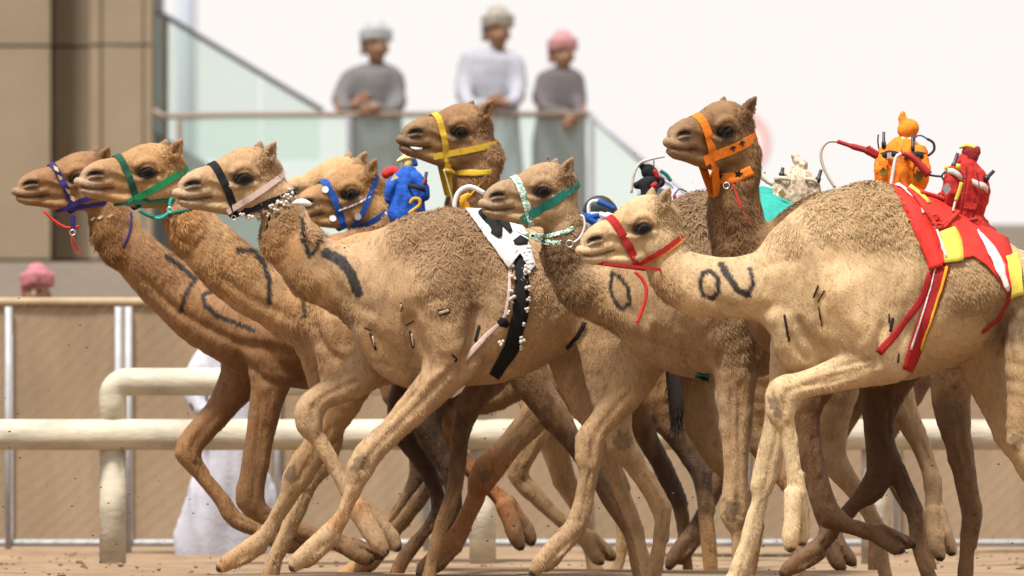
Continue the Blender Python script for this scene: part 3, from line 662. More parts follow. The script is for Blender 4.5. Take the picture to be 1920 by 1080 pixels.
CAMELS['green_braid'] = dict(hsh=(.92,1.04), Y=.85, crease=[([(1185, 632), (1240, 652), (1300, 690)], 9, .018), ([(1350, 650), (1344, 700), (1350, 760)], 8, .016), ([(1408, 600), (1416, 650), (1408, 710)], 9, .020), ([(1225, 590), (1215, 630), (1225, 665)], 10, -.014), ([(1372, 720), (1370, 800), (1372, 880)], 4, .010), ([(1140, 500), (1150, 560), (1200, 600)], 10, .010), ([(1280, 640), (1300, 700), (1330, 720)], 12, .012), ([(1190, 670), (1165, 730), (1130, 780)], 5, .010)], eye=(1017, 357), pitch=2, yaw=22, hs=.90, col=(.46, .33, .21), furcol=(.25, .165, .105), lip=(.42, .33, .26),
    label='tan camel in green and white braided halter with a painted 0 on its neck',
    neck=[(1052, 405, 36), (1060, 440, 40), (1066, 485, 46), (1092, 530, 52), (1140, 556, 56), (1195, 566, 66)],
    torso=[(1235, 480, 655, .18), (1275, 405, 690, .27), (1320, 370, 710, .31), (1380, 365, 712, .32), (1450, 390, 700, .33), (1530, 430, 680, .32), (1600, 470, 650, .28), (1650, 490, 640, .22)],
    legs=[dict(s='n', o=.19, k=.05, n=[(1330, 560, 75), (1372, 640, 56), (1378, 720, 44), (1380, 800, 32), (1378, 880, 25), (1377, 935, 30), (1379, 965, 27), (1383, 988, 18), (1385, 1010, 16), (1388, 1060, 15), (1390, 1110, 16)], cal=[(1372, 955, 20)]),
          dict(s='f', o=.17, k=.045, n=[(1245, 590, 66), (1205, 670, 52), (1170, 740, 38), (1125, 796, 28), (1107, 828, 31), (1105, 860, 27), (1103, 884, 20), (1092, 940, 17), (1078, 990, 22)], t=(1012, 1058), q=1.1, cal=[(1108, 820, 14)]),
          dict(s='n', o=.17, n=[(1560, 590, 70), (1560, 700, 60), (1550, 790, 45), (1560, 860, 30), (1610, 930, 18), (1640, 990, 14), (1660, 1090, 12)]),
          dict(s='f', o=.17, n=[(1640, 600, 60), (1670, 690, 44), (1695, 765, 30), (1725, 830, 20), (1748, 900, 17), (1752, 960, 18)], t=(1765, 1035), cal=[(1690, 765, 18)])],
    fur=[(1045, 470, 46, 1, .045), (1080, 545, 46, .9, .045), (1030, 330, 26, .6, .02), (1310, 400, 70, 1, .06), (1250, 430, 40, .7, .05), (1078, 420, 26, .7, .03), (1140, 600, 34, .4, .03), (1400, 640, 60, .35, .02)], curly=.95,
    paint=[(1040, 480, 44, (.12, .065, .035), .8), (1075, 545, 34, (.14, .08, .04), .6), (1160, 545, 60, (.52, .38, .23), .6), (1120, 590, 60, (.34, .21, .10), .4), (1310, 640, 110, (.28, .18, .11), .5), (1100, 930, 120, (.42, .30, .19), .5)],
    strokes=[([(1147, 515), (1142, 540), (1150, 565), (1166, 580), (1180, 568), (1178, 540), (1162, 520), (1148, 512)], 8, BLK)], hair=32000)
CAMELS['black_white'] = dict(h=.0115, hf=.0058, hsh=(.93,1.0), Y=1.65, crease=[([(892, 560), (890, 600), (882, 640), (866, 690)], 10, .030), ([(874, 450), (886, 510), (892, 570)], 22, .018), ([(758, 590), (766, 640), (776, 688)], 8, .022), ([(688, 612), (718, 642), (750, 672)], 8, .016), ([(700, 540), (760, 560), (800, 540)], 24, -.012), ([(820, 560), (840, 620), (845, 670)], 24, -.016), ([(600, 480), (650, 560), (710, 590)], 11, .012), ([(940, 560), (935, 620), (915, 680)], 20, -.012), ([(1030, 480), (1040, 560), (1020, 620)], 24, .012), ([(650, 690), (690, 680), (740, 690)], 6, .010), ([(780, 740), (810, 710), (840, 690)], 6, -.010), ([(720, 800), (765, 750), (800, 715)], 5, .010), ([(900, 660), (930, 690), (960, 690)], 8, .010)], eye=(456, 332), pitch=0, yaw=20, hs=1.0, col=(.49, .35, .225), furcol=(.29, .19, .115), lip=(.50, .42, .35),
    label='light tan camel with woolly hump, black and white halter and white saddle cloth',
    neck=[(522, 372, 36), (535, 420, 46), (552, 462, 54), (590, 500, 60), (645, 524, 64), (705, 532, 76)],
    torso=[(735, 455, 640, .18), (780, 410, 690, .27), (835, 397, 718, .31), (905, 402, 722, .33), (975, 420, 690, .34), (1045, 445, 655, .32), (1105, 475, 640, .28), (1150, 500, 640, .24)],
    legs=[dict(s='n', o=.20, k=.05, n=[(820, 540, 76), (852, 640, 62), (838, 692, 48), (785, 755, 34), (730, 812, 27), (690, 852, 30), (676, 880, 27), (668, 900, 18), (658, 925, 15), (640, 965, 14), (618, 1000, 20)], t=(560, 1050), q=1.1, cal=[(676, 872, 16)]),
          dict(s='f', o=.17, k=.045, n=[(740, 600, 66), (710, 668, 50), (660, 715, 38), (605, 742, 29), (580, 768, 32), (581, 794, 26), (592, 818, 17), (618, 862, 14), (650, 920, 14), (672, 952, 20)], t=(734, 1020), q=1.15, sole=1, cal=[(572, 793, 11)]),
          dict(s='n', o=.18, k=.05, n=[(1125, 575, 66), (1140, 680, 52), (1150, 770, 38), (1166, 830, 29), (1205, 895, 20), (1240, 958, 20), (1236, 1010, 14), (1222, 1090, 12)], cal=[(1166, 826, 18)]),
          dict(s='f', o=.17, k=.05, n=[(1090, 570, 60), (1068, 670, 44), (1100, 765, 30), (1135, 840, 20), (1165, 920, 16), (1195, 1000, 13), (1215, 1090, 12)])],
    extra=[([(775, 470, 60, -.15, .10), (830, 560, 74, -.18, .11), (860, 640, 56, -.20, .09)], .06, 1), ([(700, 620, 36, -.05), (740, 680, 36, -.03), (800, 712, 26, 0)], .04, 1), ([(900, 470, 14, -.37, .06), (905, 560, 22, -.39, .08), (892, 640, 22, -.38, .08), (872, 700, 16, -.34, .07)], .05, -1), ([(770, 600, 10, -.30, .05), (790, 660, 12, -.30, .06)], .04, -1)],
    fur=[(860, 445, 90, 1, .055), (780, 440, 50, .7, .045), (850, 520, 70, .5, .035), (500, 455, 34, .9, .045), (530, 400, 34, .8, .04), (560, 540, 34, .7, .035), (640, 590, 34, .5, .03), (1000, 520, 80, .4, .02), (480, 280, 26, .4, .015), (585, 440, 25, .7, .035)], curly=1.0,
    paint=[(530, 470, 56, (.42, .24, .10), .7), (590, 560, 50, (.46, .29, .13), .5), (860, 450, 100, (.29, .19, .12), .5), (890, 540, 60, (.26, .16, .09), .4), (640, 900, 140, (.54, .40, .26), .6), (560, 1010, 100, (.50, .38, .25), .5), (632, 975, 22, (.40, .17, .05), .6), (675, 950, 20, (.42, .20, .07), .6), (470, 290, 34, (.42, .27, .13), .4), (1100, 900, 120, (.36, .22, .11), .5)],
    strokes=[([(566, 410), (568, 445), (580, 480), (590, 470), (594, 446)], 9, BLK), ([(612, 475), (640, 490), (660, 515), (672, 550)], 17, BLK),
             ([(822, 582), (842, 578), (844, 586), (825, 592), (822, 582)], 2.2, BLK), ([(753, 567), (756, 577), (753, 584)], 2, BLK), ([(762, 610), (778, 602)], 2, BLK), ([(770, 620), (776, 652)], 3.5, BLK), ([(694, 624), (706, 656)], 3.5, BLK), ([(684, 614), (698, 620)], 2, BLK), ([(848, 664), (856, 672), (853, 678)], 3, BLK), ([(900, 610), (892, 640)], 5, (.12, .07, .05))], hair=56000)
CAMELS['green'] = dict(hsh=(.95,.97), hue=(1.08, 1.0, .86), Y=2.5, crease=[([(590, 600), (600, 640), (640, 680)], 9, .018), ([(630, 600), (640, 650), (650, 700)], 8, .014), ([(400, 500), (470, 560), (560, 600)], 10, .012), ([(420, 440), (470, 490), (530, 530)], 16, -.010), ([(600, 690), (600, 740), (605, 800)], 6, .012)], eye=(275, 321), pitch=4, yaw=21, hs=1.0, col=(.46, .305, .17), furcol=(.40, .23, .10), lip=(.50, .42, .36),
    label='golden tan camel in a plain green halter, second muzzle from the left',
    neck=[(332, 372, 36), (350, 412, 44), (388, 460, 52), (440, 510, 56), (505, 552, 60), (570, 580, 72)],
    torso=[(615, 500, 670, .18), (665, 450, 705, .25), (725, 430, 720, .29), (800, 430, 715, .30), (880, 450, 690, .30), (950, 480, 660, .28), (1010, 500, 640, .24)],
    legs=[dict(s='n', o=.17, k=.045, n=[(650, 620, 70), (650, 720, 50), (618, 800, 32), (574, 866, 31), (558, 898, 27), (544, 924, 18), (526, 955, 15), (500, 995, 15), (482, 1020, 20)], t=(425, 1052), q=1.1, cal=[(548, 890, 14)]),
          dict(s='f', o=.15, k=.045, n=[(600, 620, 60), (610, 700, 42), (618, 780, 34), (608, 860, 28), (572, 920, 17), (540, 990, 15), (510, 1060, 17), (500, 1100, 18)]),
          dict(s='n', o=.16, n=[(1000, 590, 60), (985, 690, 44), (1040, 780, 30), (1090, 850, 19), (1140, 930, 17), (1180, 1000, 13), (1200, 1090, 12)]),
          dict(s='f', o=.16, n=[(960, 590, 60), (930, 690, 40), (880, 760, 26), (860, 840, 17), (850, 920, 16), (820, 1000, 12), (800, 1090, 12)])],
    fur=[(345, 420, 38, .8, .04), (330, 450, 30, .7, .045), (400, 520, 40, .4, .02), (350, 360, 26, .5, .03), (450, 480, 60, .3, .02), (570, 600, 40, .3, .02)], curly=.35,
    paint=[(340, 430, 50, (.36, .20, .085), .6), (600, 650, 80, (.40, .28, .18), .5), (530, 960, 130, (.50, .38, .25), .7), (300, 290, 30, (.42, .26, .12), .4), (930, 820, 170, (.09, .045, .02), .85), (1120, 880, 130, (.12, .065, .03), .8)],  # last two dabs darken the hind legs, pack shade put into the coat
    strokes=[([(446, 470), (470, 470), (492, 492), (506, 530), (504, 568)], 10, BLK), ([(570, 558), (571, 590)], 9, (.12, .09, .07))], hair=26000)
CAMELS['purple'] = dict(h=.013, hf=.0065, hsh=(.92,.92), hue=(1.06, 1.0, .82), Y=3.5, crease=[([(250, 500), (330, 580), (440, 640), (500, 650)], 9, .016), ([(440, 660), (470, 690), (510, 720)], 8, .018), ([(300, 490), (360, 550), (430, 600)], 20, -.010), ([(500, 640), (520, 680), (560, 700)], 10, .014), ([(490, 740), (486, 800), (480, 860)], 4, .012), ([(430, 760), (405, 800), (380, 830)], 5, .008)], eye=(147, 333), pitch=0, yaw=18, hs=.97, col=(.36, .215, .115), furcol=(.27, .145, .06), lip=(.36, .27, .2), skin=(.22, .15, .10),
    label='dark golden camel at far left wearing a purple and gold halter',
    neck=[(196, 378, 36), (214, 425, 42), (256, 478, 47), (312, 532, 53), (372, 582, 60), (440, 612, 74)],
    torso=[(480, 520, 690, .18), (545, 470, 722, .25), (610, 445, 732, .29), (690, 430, 725, .30), (770, 440, 700, .30), (840, 470, 670, .27), (900, 490, 650, .23)],
    legs=[dict(s='f', o=.15, k=.045, n=[(470, 650, 62), (450, 712, 44), (405, 775, 30), (366, 820, 27), (353, 846, 28), (362, 872, 20), (376, 892, 15), (412, 935, 14), (440, 975, 17), (500, 1000, 14)], t=(560, 1028), cal=[(345, 862, 9)]),
          dict(s='n', o=.15, k=.045, n=[(520, 640, 68), (508, 720, 42), (492, 800, 30), (478, 880, 27), (470, 935, 30), (500, 968, 19), (545, 990, 15), (610, 1010, 15), (660, 1030, 18)], t=(700, 1050)),
          dict(s='n', o=.16, n=[(880, 590, 60), (840, 690, 40), (800, 790, 30), (840, 880, 18), (850, 950, 16), (820, 1020, 12), (790, 1090, 12)]),
          dict(s='f', o=.16, n=[(840, 590, 60), (780, 690, 36), (750, 790, 28), (800, 880, 18), (820, 960, 16), (760, 1040, 12), (730, 1100, 12)])],
    fur=[(190, 440, 40, .9, .05), (205, 470, 34, .9, .05), (215, 400, 28, .6, .04), (300, 500, 60, .25, .02), (800, 440, 70, .9, .03), (720, 430, 60, .9, .03)], curly=.35,
    paint=[(205, 450, 44, (.22, .11, .045), .6), (500, 700, 150, (.23, .12, .05), .7), (440, 900, 150, (.26, .145, .065), .5), (800, 850, 210, (.075, .036, .016), .95)],  # last dab paints the shade of the crowd on the hind legs
    strokes=[([(312, 482), (340, 502), (366, 524)], 10, BLK), ([(366, 524), (350, 550), (338, 586)], 9, BLK), ([(404, 545), (382, 554), (384, 572), (410, 594), (440, 604), (478, 620)], 9, BLK), ([(430, 566), (434, 568)], 8, (.12, .08, .05))], hair=26000)
CAMELS['yellow'] = dict(hsh=(.87,1.03), hue=(1.06, 1.0, .82), Y=3.3, crease=[([(880, 780), (930, 745), (980, 710)], 6, .010), ([(960, 820), (1000, 770), (1030, 720)], 6, .012)], eye=(862, 246), pitch=7, yaw=26, hs=.97, col=(.36, .225, .125), furcol=(.24, .14, .075), lip=(.24, .17, .13), skin=(.13, .09, .07), h=.014, hf=.0065,
    label='brown camel with raised head in a yellow halter, white bit in its mouth',
    neck=[(898, 300, 42), (888, 345, 46), (884, 395, 46), (892, 450, 48), (930, 520, 54), (985, 570, 66)],
    torso=[(1030, 480, 660, .18), (1080, 430, 700, .26), (1140, 410, 710, .30), (1210, 420, 700, .30), (1280, 440, 690, .30), (1360, 470, 660, .28), (1410, 490, 640, .23)],
    legs=[dict(s='f', o=.15, k=.045, n=[(1010, 620, 66), (990, 690, 46), (930, 735, 38), (865, 763, 27), (830, 790, 31), (832, 816, 26), (846, 838, 18), (880, 880, 15), (925, 925, 15), (950, 948, 20)], t=(990, 1012), q=1.1, sole=1, cal=[(815, 815, 9)]),
          dict(s='n', o=.16, k=.045, n=[(1070, 620, 72), (1050, 690, 52), (1010, 770, 36), (960, 830, 27), (918, 876, 31), (903, 904, 25), (892, 930, 17), (866, 985, 17), (848, 1018, 21)], t=(800, 1064), q=1.1, cal=[(908, 890, 13)]),
          dict(s='n', o=.17, n=[(1380, 600, 66), (1410, 700, 56), (1418, 780, 36), (1424, 830, 26), (1470, 900, 18), (1500, 960, 17), (1490, 1090, 12)], cal=[(1416, 830, 16)]),
          dict(s='f', o=.17, n=[(1340, 600, 60), (1300, 720, 46), (1320, 800, 40), (1345, 860, 24), (1400, 930, 17), (1420, 990, 14), (1400, 1090, 12)])],
    fur=[(920, 290, 34, .9, .045), (905, 320, 30, .9, .045), (860, 380, 40, .6, .04), (890, 220, 26, .4, .02)], curly=.6,
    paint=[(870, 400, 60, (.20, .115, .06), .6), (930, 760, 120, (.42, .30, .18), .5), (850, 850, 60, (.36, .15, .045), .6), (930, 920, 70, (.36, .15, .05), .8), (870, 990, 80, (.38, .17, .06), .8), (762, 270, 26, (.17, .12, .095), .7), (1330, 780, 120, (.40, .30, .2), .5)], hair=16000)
CAMELS['blue'] = dict(hsh=(.92,1.04), hue=(1.06, 1.0, .82), Y=4.5, eye=(656, 362), pitch=-4, yaw=24, hs=.92, col=(.46, .29, .15), furcol=(.38, .24, .12), lip=(.45, .34, .25), h=.016, hf=.0075,
    label='tan camel peering over another neck in a blue halter with white dots',
    neck=[(706, 400, 36), (722, 445, 44), (752, 500, 50), (795, 550, 60)],
    torso=[(840, 500, 660, .18), (890, 450, 690, .25), (950, 435, 700, .28), (1020, 440, 700, .29), (1100, 450, 690, .29), (1180, 470, 660, .27), (1240, 490, 640, .23)],
    legs=[dict(s='n', o=.15, n=[(850, 620, 60), (790, 710, 36), (820, 800, 28), (838, 872, 25), (800, 915, 15), (755, 975, 14), (730, 1000, 18)], t=(680, 1060)),
          dict(s='f', o=.15, n=[(820, 620, 60), (740, 710, 36), (770, 790, 27), (790, 860, 25), (765, 930, 15), (700, 1020, 14), (690, 1050, 18)], t=(640, 1080)),
          dict(s='n', o=.16, n=[(1210, 600, 60), (1225, 710, 46), (1255, 790, 30), (1290, 850, 21), (1314, 892, 20), (1322, 960, 15), (1332, 1090, 13)]),
          dict(s='f', o=.16, n=[(1180, 600, 60), (1190, 710, 40), (1200, 790, 28), (1240, 870, 19), (1275, 950, 17), (1285, 1020, 13), (1290, 1090, 12)])],
    fur=[(735, 395, 30, .9, .045), (725, 360, 22, .8, .04)], curly=.5,
    paint=[(800, 850, 150, (.11, .058, .03), 1), (1270, 880, 150, (.10, .056, .03), 1)], hair=9000)  # dark legs: shade inside the pack painted over the tan coat
CAMELS['dark_rear'] = dict(hue=(1.06, 1.0, .82), Y=4.4, eye=(1352, 452), pitch=-6, yaw=20, hs=.9, col=(.19, .105, .05), furcol=(.2, .11, .06), h=.016, hf=.014,
    label='dark brown camel buried in the pack, seen only as legs under the cream camel',
    neck=[(1400, 490, 38), (1420, 520, 46), (1440, 550, 56)],
    torso=[(1460, 500, 650, .18), (1500, 460, 690, .25), (1560, 450, 700, .28), (1620, 455, 690, .28), (1690, 470, 660, .27), (1740, 490, 640, .22)],
    legs=[dict(s='n', o=.15, n=[(1480, 620, 60), (1485, 720, 38), (1500, 800, 29), (1512, 855, 26), (1530, 930, 16), (1552, 1000, 15)], t=(1580, 1060), cal=[(1505, 860, 14)]),
          dict(s='f', o=.15, n=[(1450, 620, 60), (1418, 730, 38), (1395, 810, 29), (1372, 860, 26), (1335, 930, 16), (1300, 1000, 15)], t=(1262, 1050)),
          dict(s='n', o=.16, n=[(1730, 600, 66), (1710, 700, 48), (1668, 780, 36), (1652, 835, 25), (1690, 920, 19), (1725, 985, 18), (1745, 1090, 13)], cal=[(1655, 830, 16)]),
          dict(s='f', o=.16, n=[(1690, 600, 60), (1600, 720, 52), (1560, 800, 42), (1562, 858, 25), (1612, 930, 18), (1640, 990, 15), (1640, 1090, 12)])],
    hair=5000)
CAMELS['pale_rear'] = dict(Y=5.4, eye=(632, 344), pitch=-2, yaw=24, hs=.92, col=(.56, .40, .24), furcol=(.5, .35, .2), h=.017, hf=.009,
    label='pale camel almost hidden behind the blue haltered head, only brow and ears showing',
    neck=[(682, 385, 36), (700, 440, 44), (740, 500, 50), (800, 550, 60)],
    torso=[(850, 500, 660, .18), (920, 460, 690, .24), (990, 450, 700, .26), (1080, 455, 690, .27), (1170, 475, 660, .26), (1250, 495, 640, .22)],
    legs=[dict(s='n', o=.15, n=[(960, 620, 60), (1000, 720, 44), (1010, 790, 34), (976, 858, 29), (976, 900, 21), (1025, 955, 13), (1075, 995, 14), (1105, 1012, 18)], t=(1130, 1050)),
          dict(s='f', o=.15, n=[(1000, 620, 60), (1040, 740, 40), (1040, 830, 30), (1060, 900, 24), (1090, 970, 14), (1110, 1050, 14), (1120, 1090, 14)]),
          dict(s='n', o=.16, n=[(1220, 600, 60), (1290, 720, 54), (1330, 810, 44), (1345, 870, 26), (1390, 930, 17), (1380, 1090, 12)]),
          dict(s='f', o=.16, n=[(1190, 600, 60), (1130, 740, 46), (1120, 830, 26), (1150, 900, 18), (1170, 1000, 14), (1150, 1090, 12)])],
    paint=[(1330, 800, 100, (.38, .29, .2), .6)], hair=5000)
ORDER = ['cream', 'orange', 'green_braid', 'black_white', 'green', 'purple', 'yellow', 'blue', 'dark_rear', 'pale_rear']
ORDER_TEST = None
CM = {}
for _k in ORDER:
    if ORDER_TEST and _k not in ORDER_TEST: continue
    CM[_k] = build_camel(CAMELS[_k])
    CM[_k]['side'] = CM[_k]['H'].R[:, 1]

# ------------------------------------------------------------------ ground, rail, fence, buildings
m_sand = mat('sand', (.21, .14, .085), rough=.95, spec=.1, noise=.35, nscale=2.5, bump=.9, bscale=14)
m_rail = mat('rail_paint', (.42, .37, .28), rough=.6, spec=.25, noise=.5, nscale=2.6, bump=.35, bscale=22, stretch=(.6, 1, 2))
m_galv = mat('galvanised', (.30, .30, .31), rough=.5, spec=.5, noise=.2, nscale=12)
m_screen = mat('screen_fabric', (.25, .18, .115), rough=.95, spec=.08, noise=.14, nscale=2.2, bump=.25, bscale=60, stretch=(2, 1, .6))
m_brown = mat('weathered_timber', (.30, .22, .13), rough=.8, noise=.25, nscale=9)
m_wall = mat('render_wall', (.225, .175, .118), rough=.9, spec=.1, noise=.12, nscale=1.2, bump=.3, bscale=25)
m_wall2 = mat('pale_concrete', (.22, .19, .155), rough=.9, spec=.1, noise=.12, nscale=1.5, bump=.3, bscale=20)
m_stair = mat('grey_concrete', (.16, .165, .155), rough=.9, spec=.1, noise=.15, nscale=2)
m_handrail = mat('handrail_bronze', (.19, .14, .10), rough=.45, spec=.4, noise=.1, nscale=5)
m_handgrey = mat('handrail_grey', (.24, .23, .26), rough=.45, spec=.4, noise=.1, nscale=5)
def glass_mat():
    m = bpy.data.materials.new('frosted_glass'); m.use_nodes = True; n, l = m.node_tree.nodes, m.node_tree.links; n.clear()
    o = n.new('ShaderNodeOutputMaterial'); tr = n.new('ShaderNodeBsdfTransparent'); tr.inputs[0].default_value = (.93, .985, .96, 1)
    df = n.new('ShaderNodeBsdfTranslucent'); df.inputs[0].default_value = (.82, .90, .87, 1)
    gl = n.new('ShaderNodeBsdfDiffuse'); gl.inputs[0].default_value = (.66, .74, .71, 1)
    gs = n.new('ShaderNodeBsdfGlossy'); gs.inputs[0].default_value = (.9, .95, .93, 1); gs.inputs['Roughness'].default_value = .15
    a = n.new('ShaderNodeMixShader'); a.inputs[0].default_value = .5; l.new(df.outputs[0], a.inputs[1]); l.new(gl.outputs[0], a.inputs[2])
    c = n.new('ShaderNodeMixShader'); c.inputs[0].default_value = .15; l.new(a.outputs[0], c.inputs[1]); l.new(gs.outputs[0], c.inputs[2])
    b = n.new('ShaderNodeMixShader'); b.inputs[0].default_value = .13; l.new(tr.outputs[0], b.inputs[1]); l.new(c.outputs[0], b.inputs[2])
    l.new(b.outputs[0], o.inputs[0]); return m
m_glass = glass_mat()
# ground: one large sheet, gently uneven near the track
g = [-2500, -600, -120, -40] + list(np.arange(-12, 12.1, .5)) + [40, 120, 600, 2500]
gy = [-300, -90, -40, -15] + list(np.arange(-6, 26.1, .5)) + [40, 90, 300, 900, 3000]
GV = []; 
for yy in gy:
    for xx in g:
        z = 0
        if -12 <= xx <= 12 and -6 <= yy <= 26: z = .07 * (vnoise(np.array([[xx, yy, 0.]]), 1.1, 1)[0] - .5) + .02 * (vnoise(np.array([[xx, yy, 0.]]), 3.1, 2)[0] - .5)
        GV.append((xx, yy, z))
nx = len(g)
GF = [(j * nx + i, j * nx + i + 1, (j + 1) * nx + i + 1, (j + 1) * nx + i) for j in range(len(gy) - 1) for i in range(nx - 1)]
tag(link('ground', pymesh('ground', GV, GF), m_sand), kind='structure')
# clods and hoof-churned sand lying on the track
rr = np.random.RandomState(5)
mb = MB()
def clod(mb, c, r):
    v = []; n = 6
    for a, (h, w) in enumerate(((-.5, .6), (.1, 1.0), (.6, .55))):
        for k in range(n):
            t = 2 * math.pi * k / n; j = .75 + .5 * rr.rand(); v.append((c[0] + r * w * j * math.cos(t), c[1] + r * w * j * math.sin(t), c[2] + r * h * (.8 + .4 * rr.rand())))
    f = [(0 + k, (k + 1) % n, n + (k + 1) % n, n + k) for k in range(n)] + [(n + k, n + (k + 1) % n, 2 * n + (k + 1) % n, 2 * n + k) for k in range(n)] + [tuple(range(n - 1, -1, -1)), tuple(range(2 * n, 3 * n))]
    mb.add(v, f)
for i in range(420):
    y = rr.uniform(-2, 12.5); x = rr.uniform(-3.6, 3.6); clod(mb, (x, y, .005), abs(rr.normal(0, .008)) + .003)
o = mb.build('loose_sand_clods', m_sand); tag(o, kind='stuff')
m_dirt = mat('dark_dirt', (.05, .035, .025), rough=.9)
mb = MB()
for i in range(260):
    x = rr.uniform(0, 1920); y = 1080 - abs(rr.normal(0, 1)) * 300 if i > 12 else rr.uniform(180, 600)
    Yd = rr.uniform(-1.6, 4); clod(mb, P3(x, y, Yd), rr.uniform(.0025, .0075))
o = mb.build('flying_dirt', m_dirt); tag(o, kind='stuff')

# rail of thick round pipes in front of the fence
YR = 8.0; s8 = S(YR)
rail = empty('track_rail', (PX(210, YR), YR, 0), 'thick cream pipe rail running behind the camels with a raised stretch', 'rail')
zl, zu, rr_, ru = PZ(815, YR), PZ(716, YR), 29 / s8, 26 / s8
MB().tube([(-6, YR, zl), (6.5, YR, zl)], rr_, 28).build('lower_pipe', m_rail, rail, True)
def elbow(x, z, r, d):
    return [(x + d * r * (1 - math.cos(t)), YR + .05, z - r + r * math.sin(t)) for t in np.linspace(0, math.pi / 2, 8)]
xa, xb = PX(211, YR), PX(905, YR); er = .085
MB().tube([(xa, YR + .05, zl)] + elbow(xa, zu, er, 1) + elbow(xb, zu, er, -1)[::-1] + [(xb, YR + .05, zl)], ru, 28).build('upper_pipe', m_rail, rail, True)
for x in (211, 905, 1640, -520):
    MB().tube([(PX(x, YR), YR + .05, -.1), (PX(x, YR), YR + .05, zl)], 25 / s8, 28).build('post', m_rail, rail, True)

# screened mesh fence
YF = 13.0; sF = S(YF); zt, zb = PZ(566, YF), PZ(1018, YF)
fence = empty('mesh_fence', (0, YF, 0), 'tan screened mesh fence with galvanised posts behind the cream rail', 'fence')
MB().tube([(-7, YF, zt), (7, YF, zt)], .028, 10).build('top_rail', m_brown, fence, True)
MB().tube([(-7, YF, zb), (7, YF, zb)], .022, 10).build('bottom_rail', m_galv, fence, True)
posts = [-560, -262, -244, 16, 222, 241, 520, 800, 819, 1100, 1380, 1399, 1680, 1960, 1979, 2260]
for i, x in enumerate(posts):
    MB().tube([(PX(x, YF), YF - .03, 0.0), (PX(x, YF), YF - .03, zt - .03)], .021, 10).build('post', m_galv, fence, True)
    if i:
        x0, x1 = PX(posts[i - 1], YF) + .025, PX(x, YF) - .025
        if x1 - x0 < .1: continue
        n, k = 14, 10; V = []; F = []
        for a in range(k + 1):
            for b in range(n + 1):
                u = b / n; w = a / k; p = np.array([[x0 + u * (x1 - x0), 0, zb + w * (zt - zb)]])
                V.append((p[0, 0], YF + .012 * (vnoise(p, 3.0, 3)[0] - .5) + .02 * math.sin(math.pi * u) * math.sin(math.pi * w), p[0, 2]))
        for a in range(k):
            for b in range(n): q = a * (n + 1) + b; F.append((q, q + 1, q + n + 2, q + n + 1))
        pn = link('screen_panel', pymesh('screen_panel', V, F), m_screen, fence)
        # chain-link wires in front of the fabric
        wv = MB(); L = x1 - x0; Hh = zt - zb
        for d in np.arange(-Hh, L, .10):
            u0 = max(d, 0); u1 = min(d + Hh, L)
            if u1 > u0: wv.tube([(x0 + u0, YF - .024, zb + (u0 - d)), (x0 + u1, YF - .024, zb + (u1 - d))], .0010, 3, False)
        wv.build('wire_mesh', m_screen, fence)['kind'] = 'stuff'
kb = MB(); kb.box(-7, 7, YF + .1, YF + .35, -.05, PZ(1046, YF) + .02); tag(kb.build('kerb', m_wall2), kind='structure')
# low plinth wall along the enclosure, building, balcony
YP = 24.0
pl = MB().box(-14, PX(292, YP), YP, YP + .4, 0, PZ(491, YP)).build('low_wall', m_wall2); tag(pl, 'pale grey rendered wall below the brown building, left of the frame', 'wall')
YB = 31.0; sB = S(YB)
bd = empty('building', (PX(0, YB), YB, 0), 'brown building corner with stone panels at the top left', 'building')
MB().box(-16, PX(278, YB), YB + .75, YB + 5, 0, 9).build('wall_core', m_stair, bd)
rows = [(0, PZ(490, YB)), (PZ(490, YB) + .02, PZ(87, YB)), (PZ(82, YB), 8.5)]
for (xa_, xb_, yf) in ((-2500, -500, .3), (-493, 92, .3), (96, 166, .62), (169, 188, 0), (191, 268, .02), (271, 284, .0)):
    for (z0, z1) in rows:
        MB().box(PX(xa_, YB), PX(xb_, YB), YB + yf, YB + yf + .5, z0, z1).build('wall_panel', m_wall, bd)
# stair flank and grandstand wall
v = []
for yy in (YB + .6, YB + .9):
    v += [P3(287, 244, YB), P3(415, 322, YB), P3(640, 455, YB), P3(640, 900, YB), P3(287, 900, YB)]
    for q in v[-5:]: q[1] = yy
f = [(0, 1, 2, 3, 4), (9, 8, 7, 6, 5)] + [(i, i + 5, (i + 1) % 5 + 5, (i + 1) % 5) for i in range(5)]
so = link('stair_flank', pymesh('stair_flank', v, f), m_stair, None, False); tag(so, 'grey sloping stair wall behind the glass beside the brown building', 'wall')
gw = MB().box(PX(641, 33), 22, 36, 36.5, 0, PZ(421, 36)).build('grandstand_wall', m_wall2); tag(gw, 'long low beige wall whose top shows at the right edge', 'wall')
bal = empty('balcony', (PX(700, YB), YB, 0), 'viewing balcony with glass balustrade and bronze handrail above the track', 'balcony')
zr = PZ(211, YB); zd = zr - 1.05
MB().box(PX(287, YB), PX(1108, YB), YB, YB + 3.5, zd - .25, zd).build('deck', m_stair, bal)
MB().box(PX(640, YB) + .01, PX(1108, YB), YB + .3, YB + 3.4, 0, zd - .25).build('deck_base', m_stair, bal)
def hr(name, pts, r, m, par): MB().tube([P3(x, y, Yq) for x, y, Yq in pts], r, 10).build(name, m, par, True)
hr('handrail', [(287, 207, YB), (306, 218, YB), (440, 215, YB), (1108, 214, YB)], .022, m_handrail, bal)
hr('handrail', [(1106, 214, YB), (1200, 298, YB), (1310, 392, YB)], .024, m_handgrey, bal)
hr('handrail', [(280, 12, YB + 2.2), (606, 208, YB + 2.2)], .022, m_handgrey, bal)
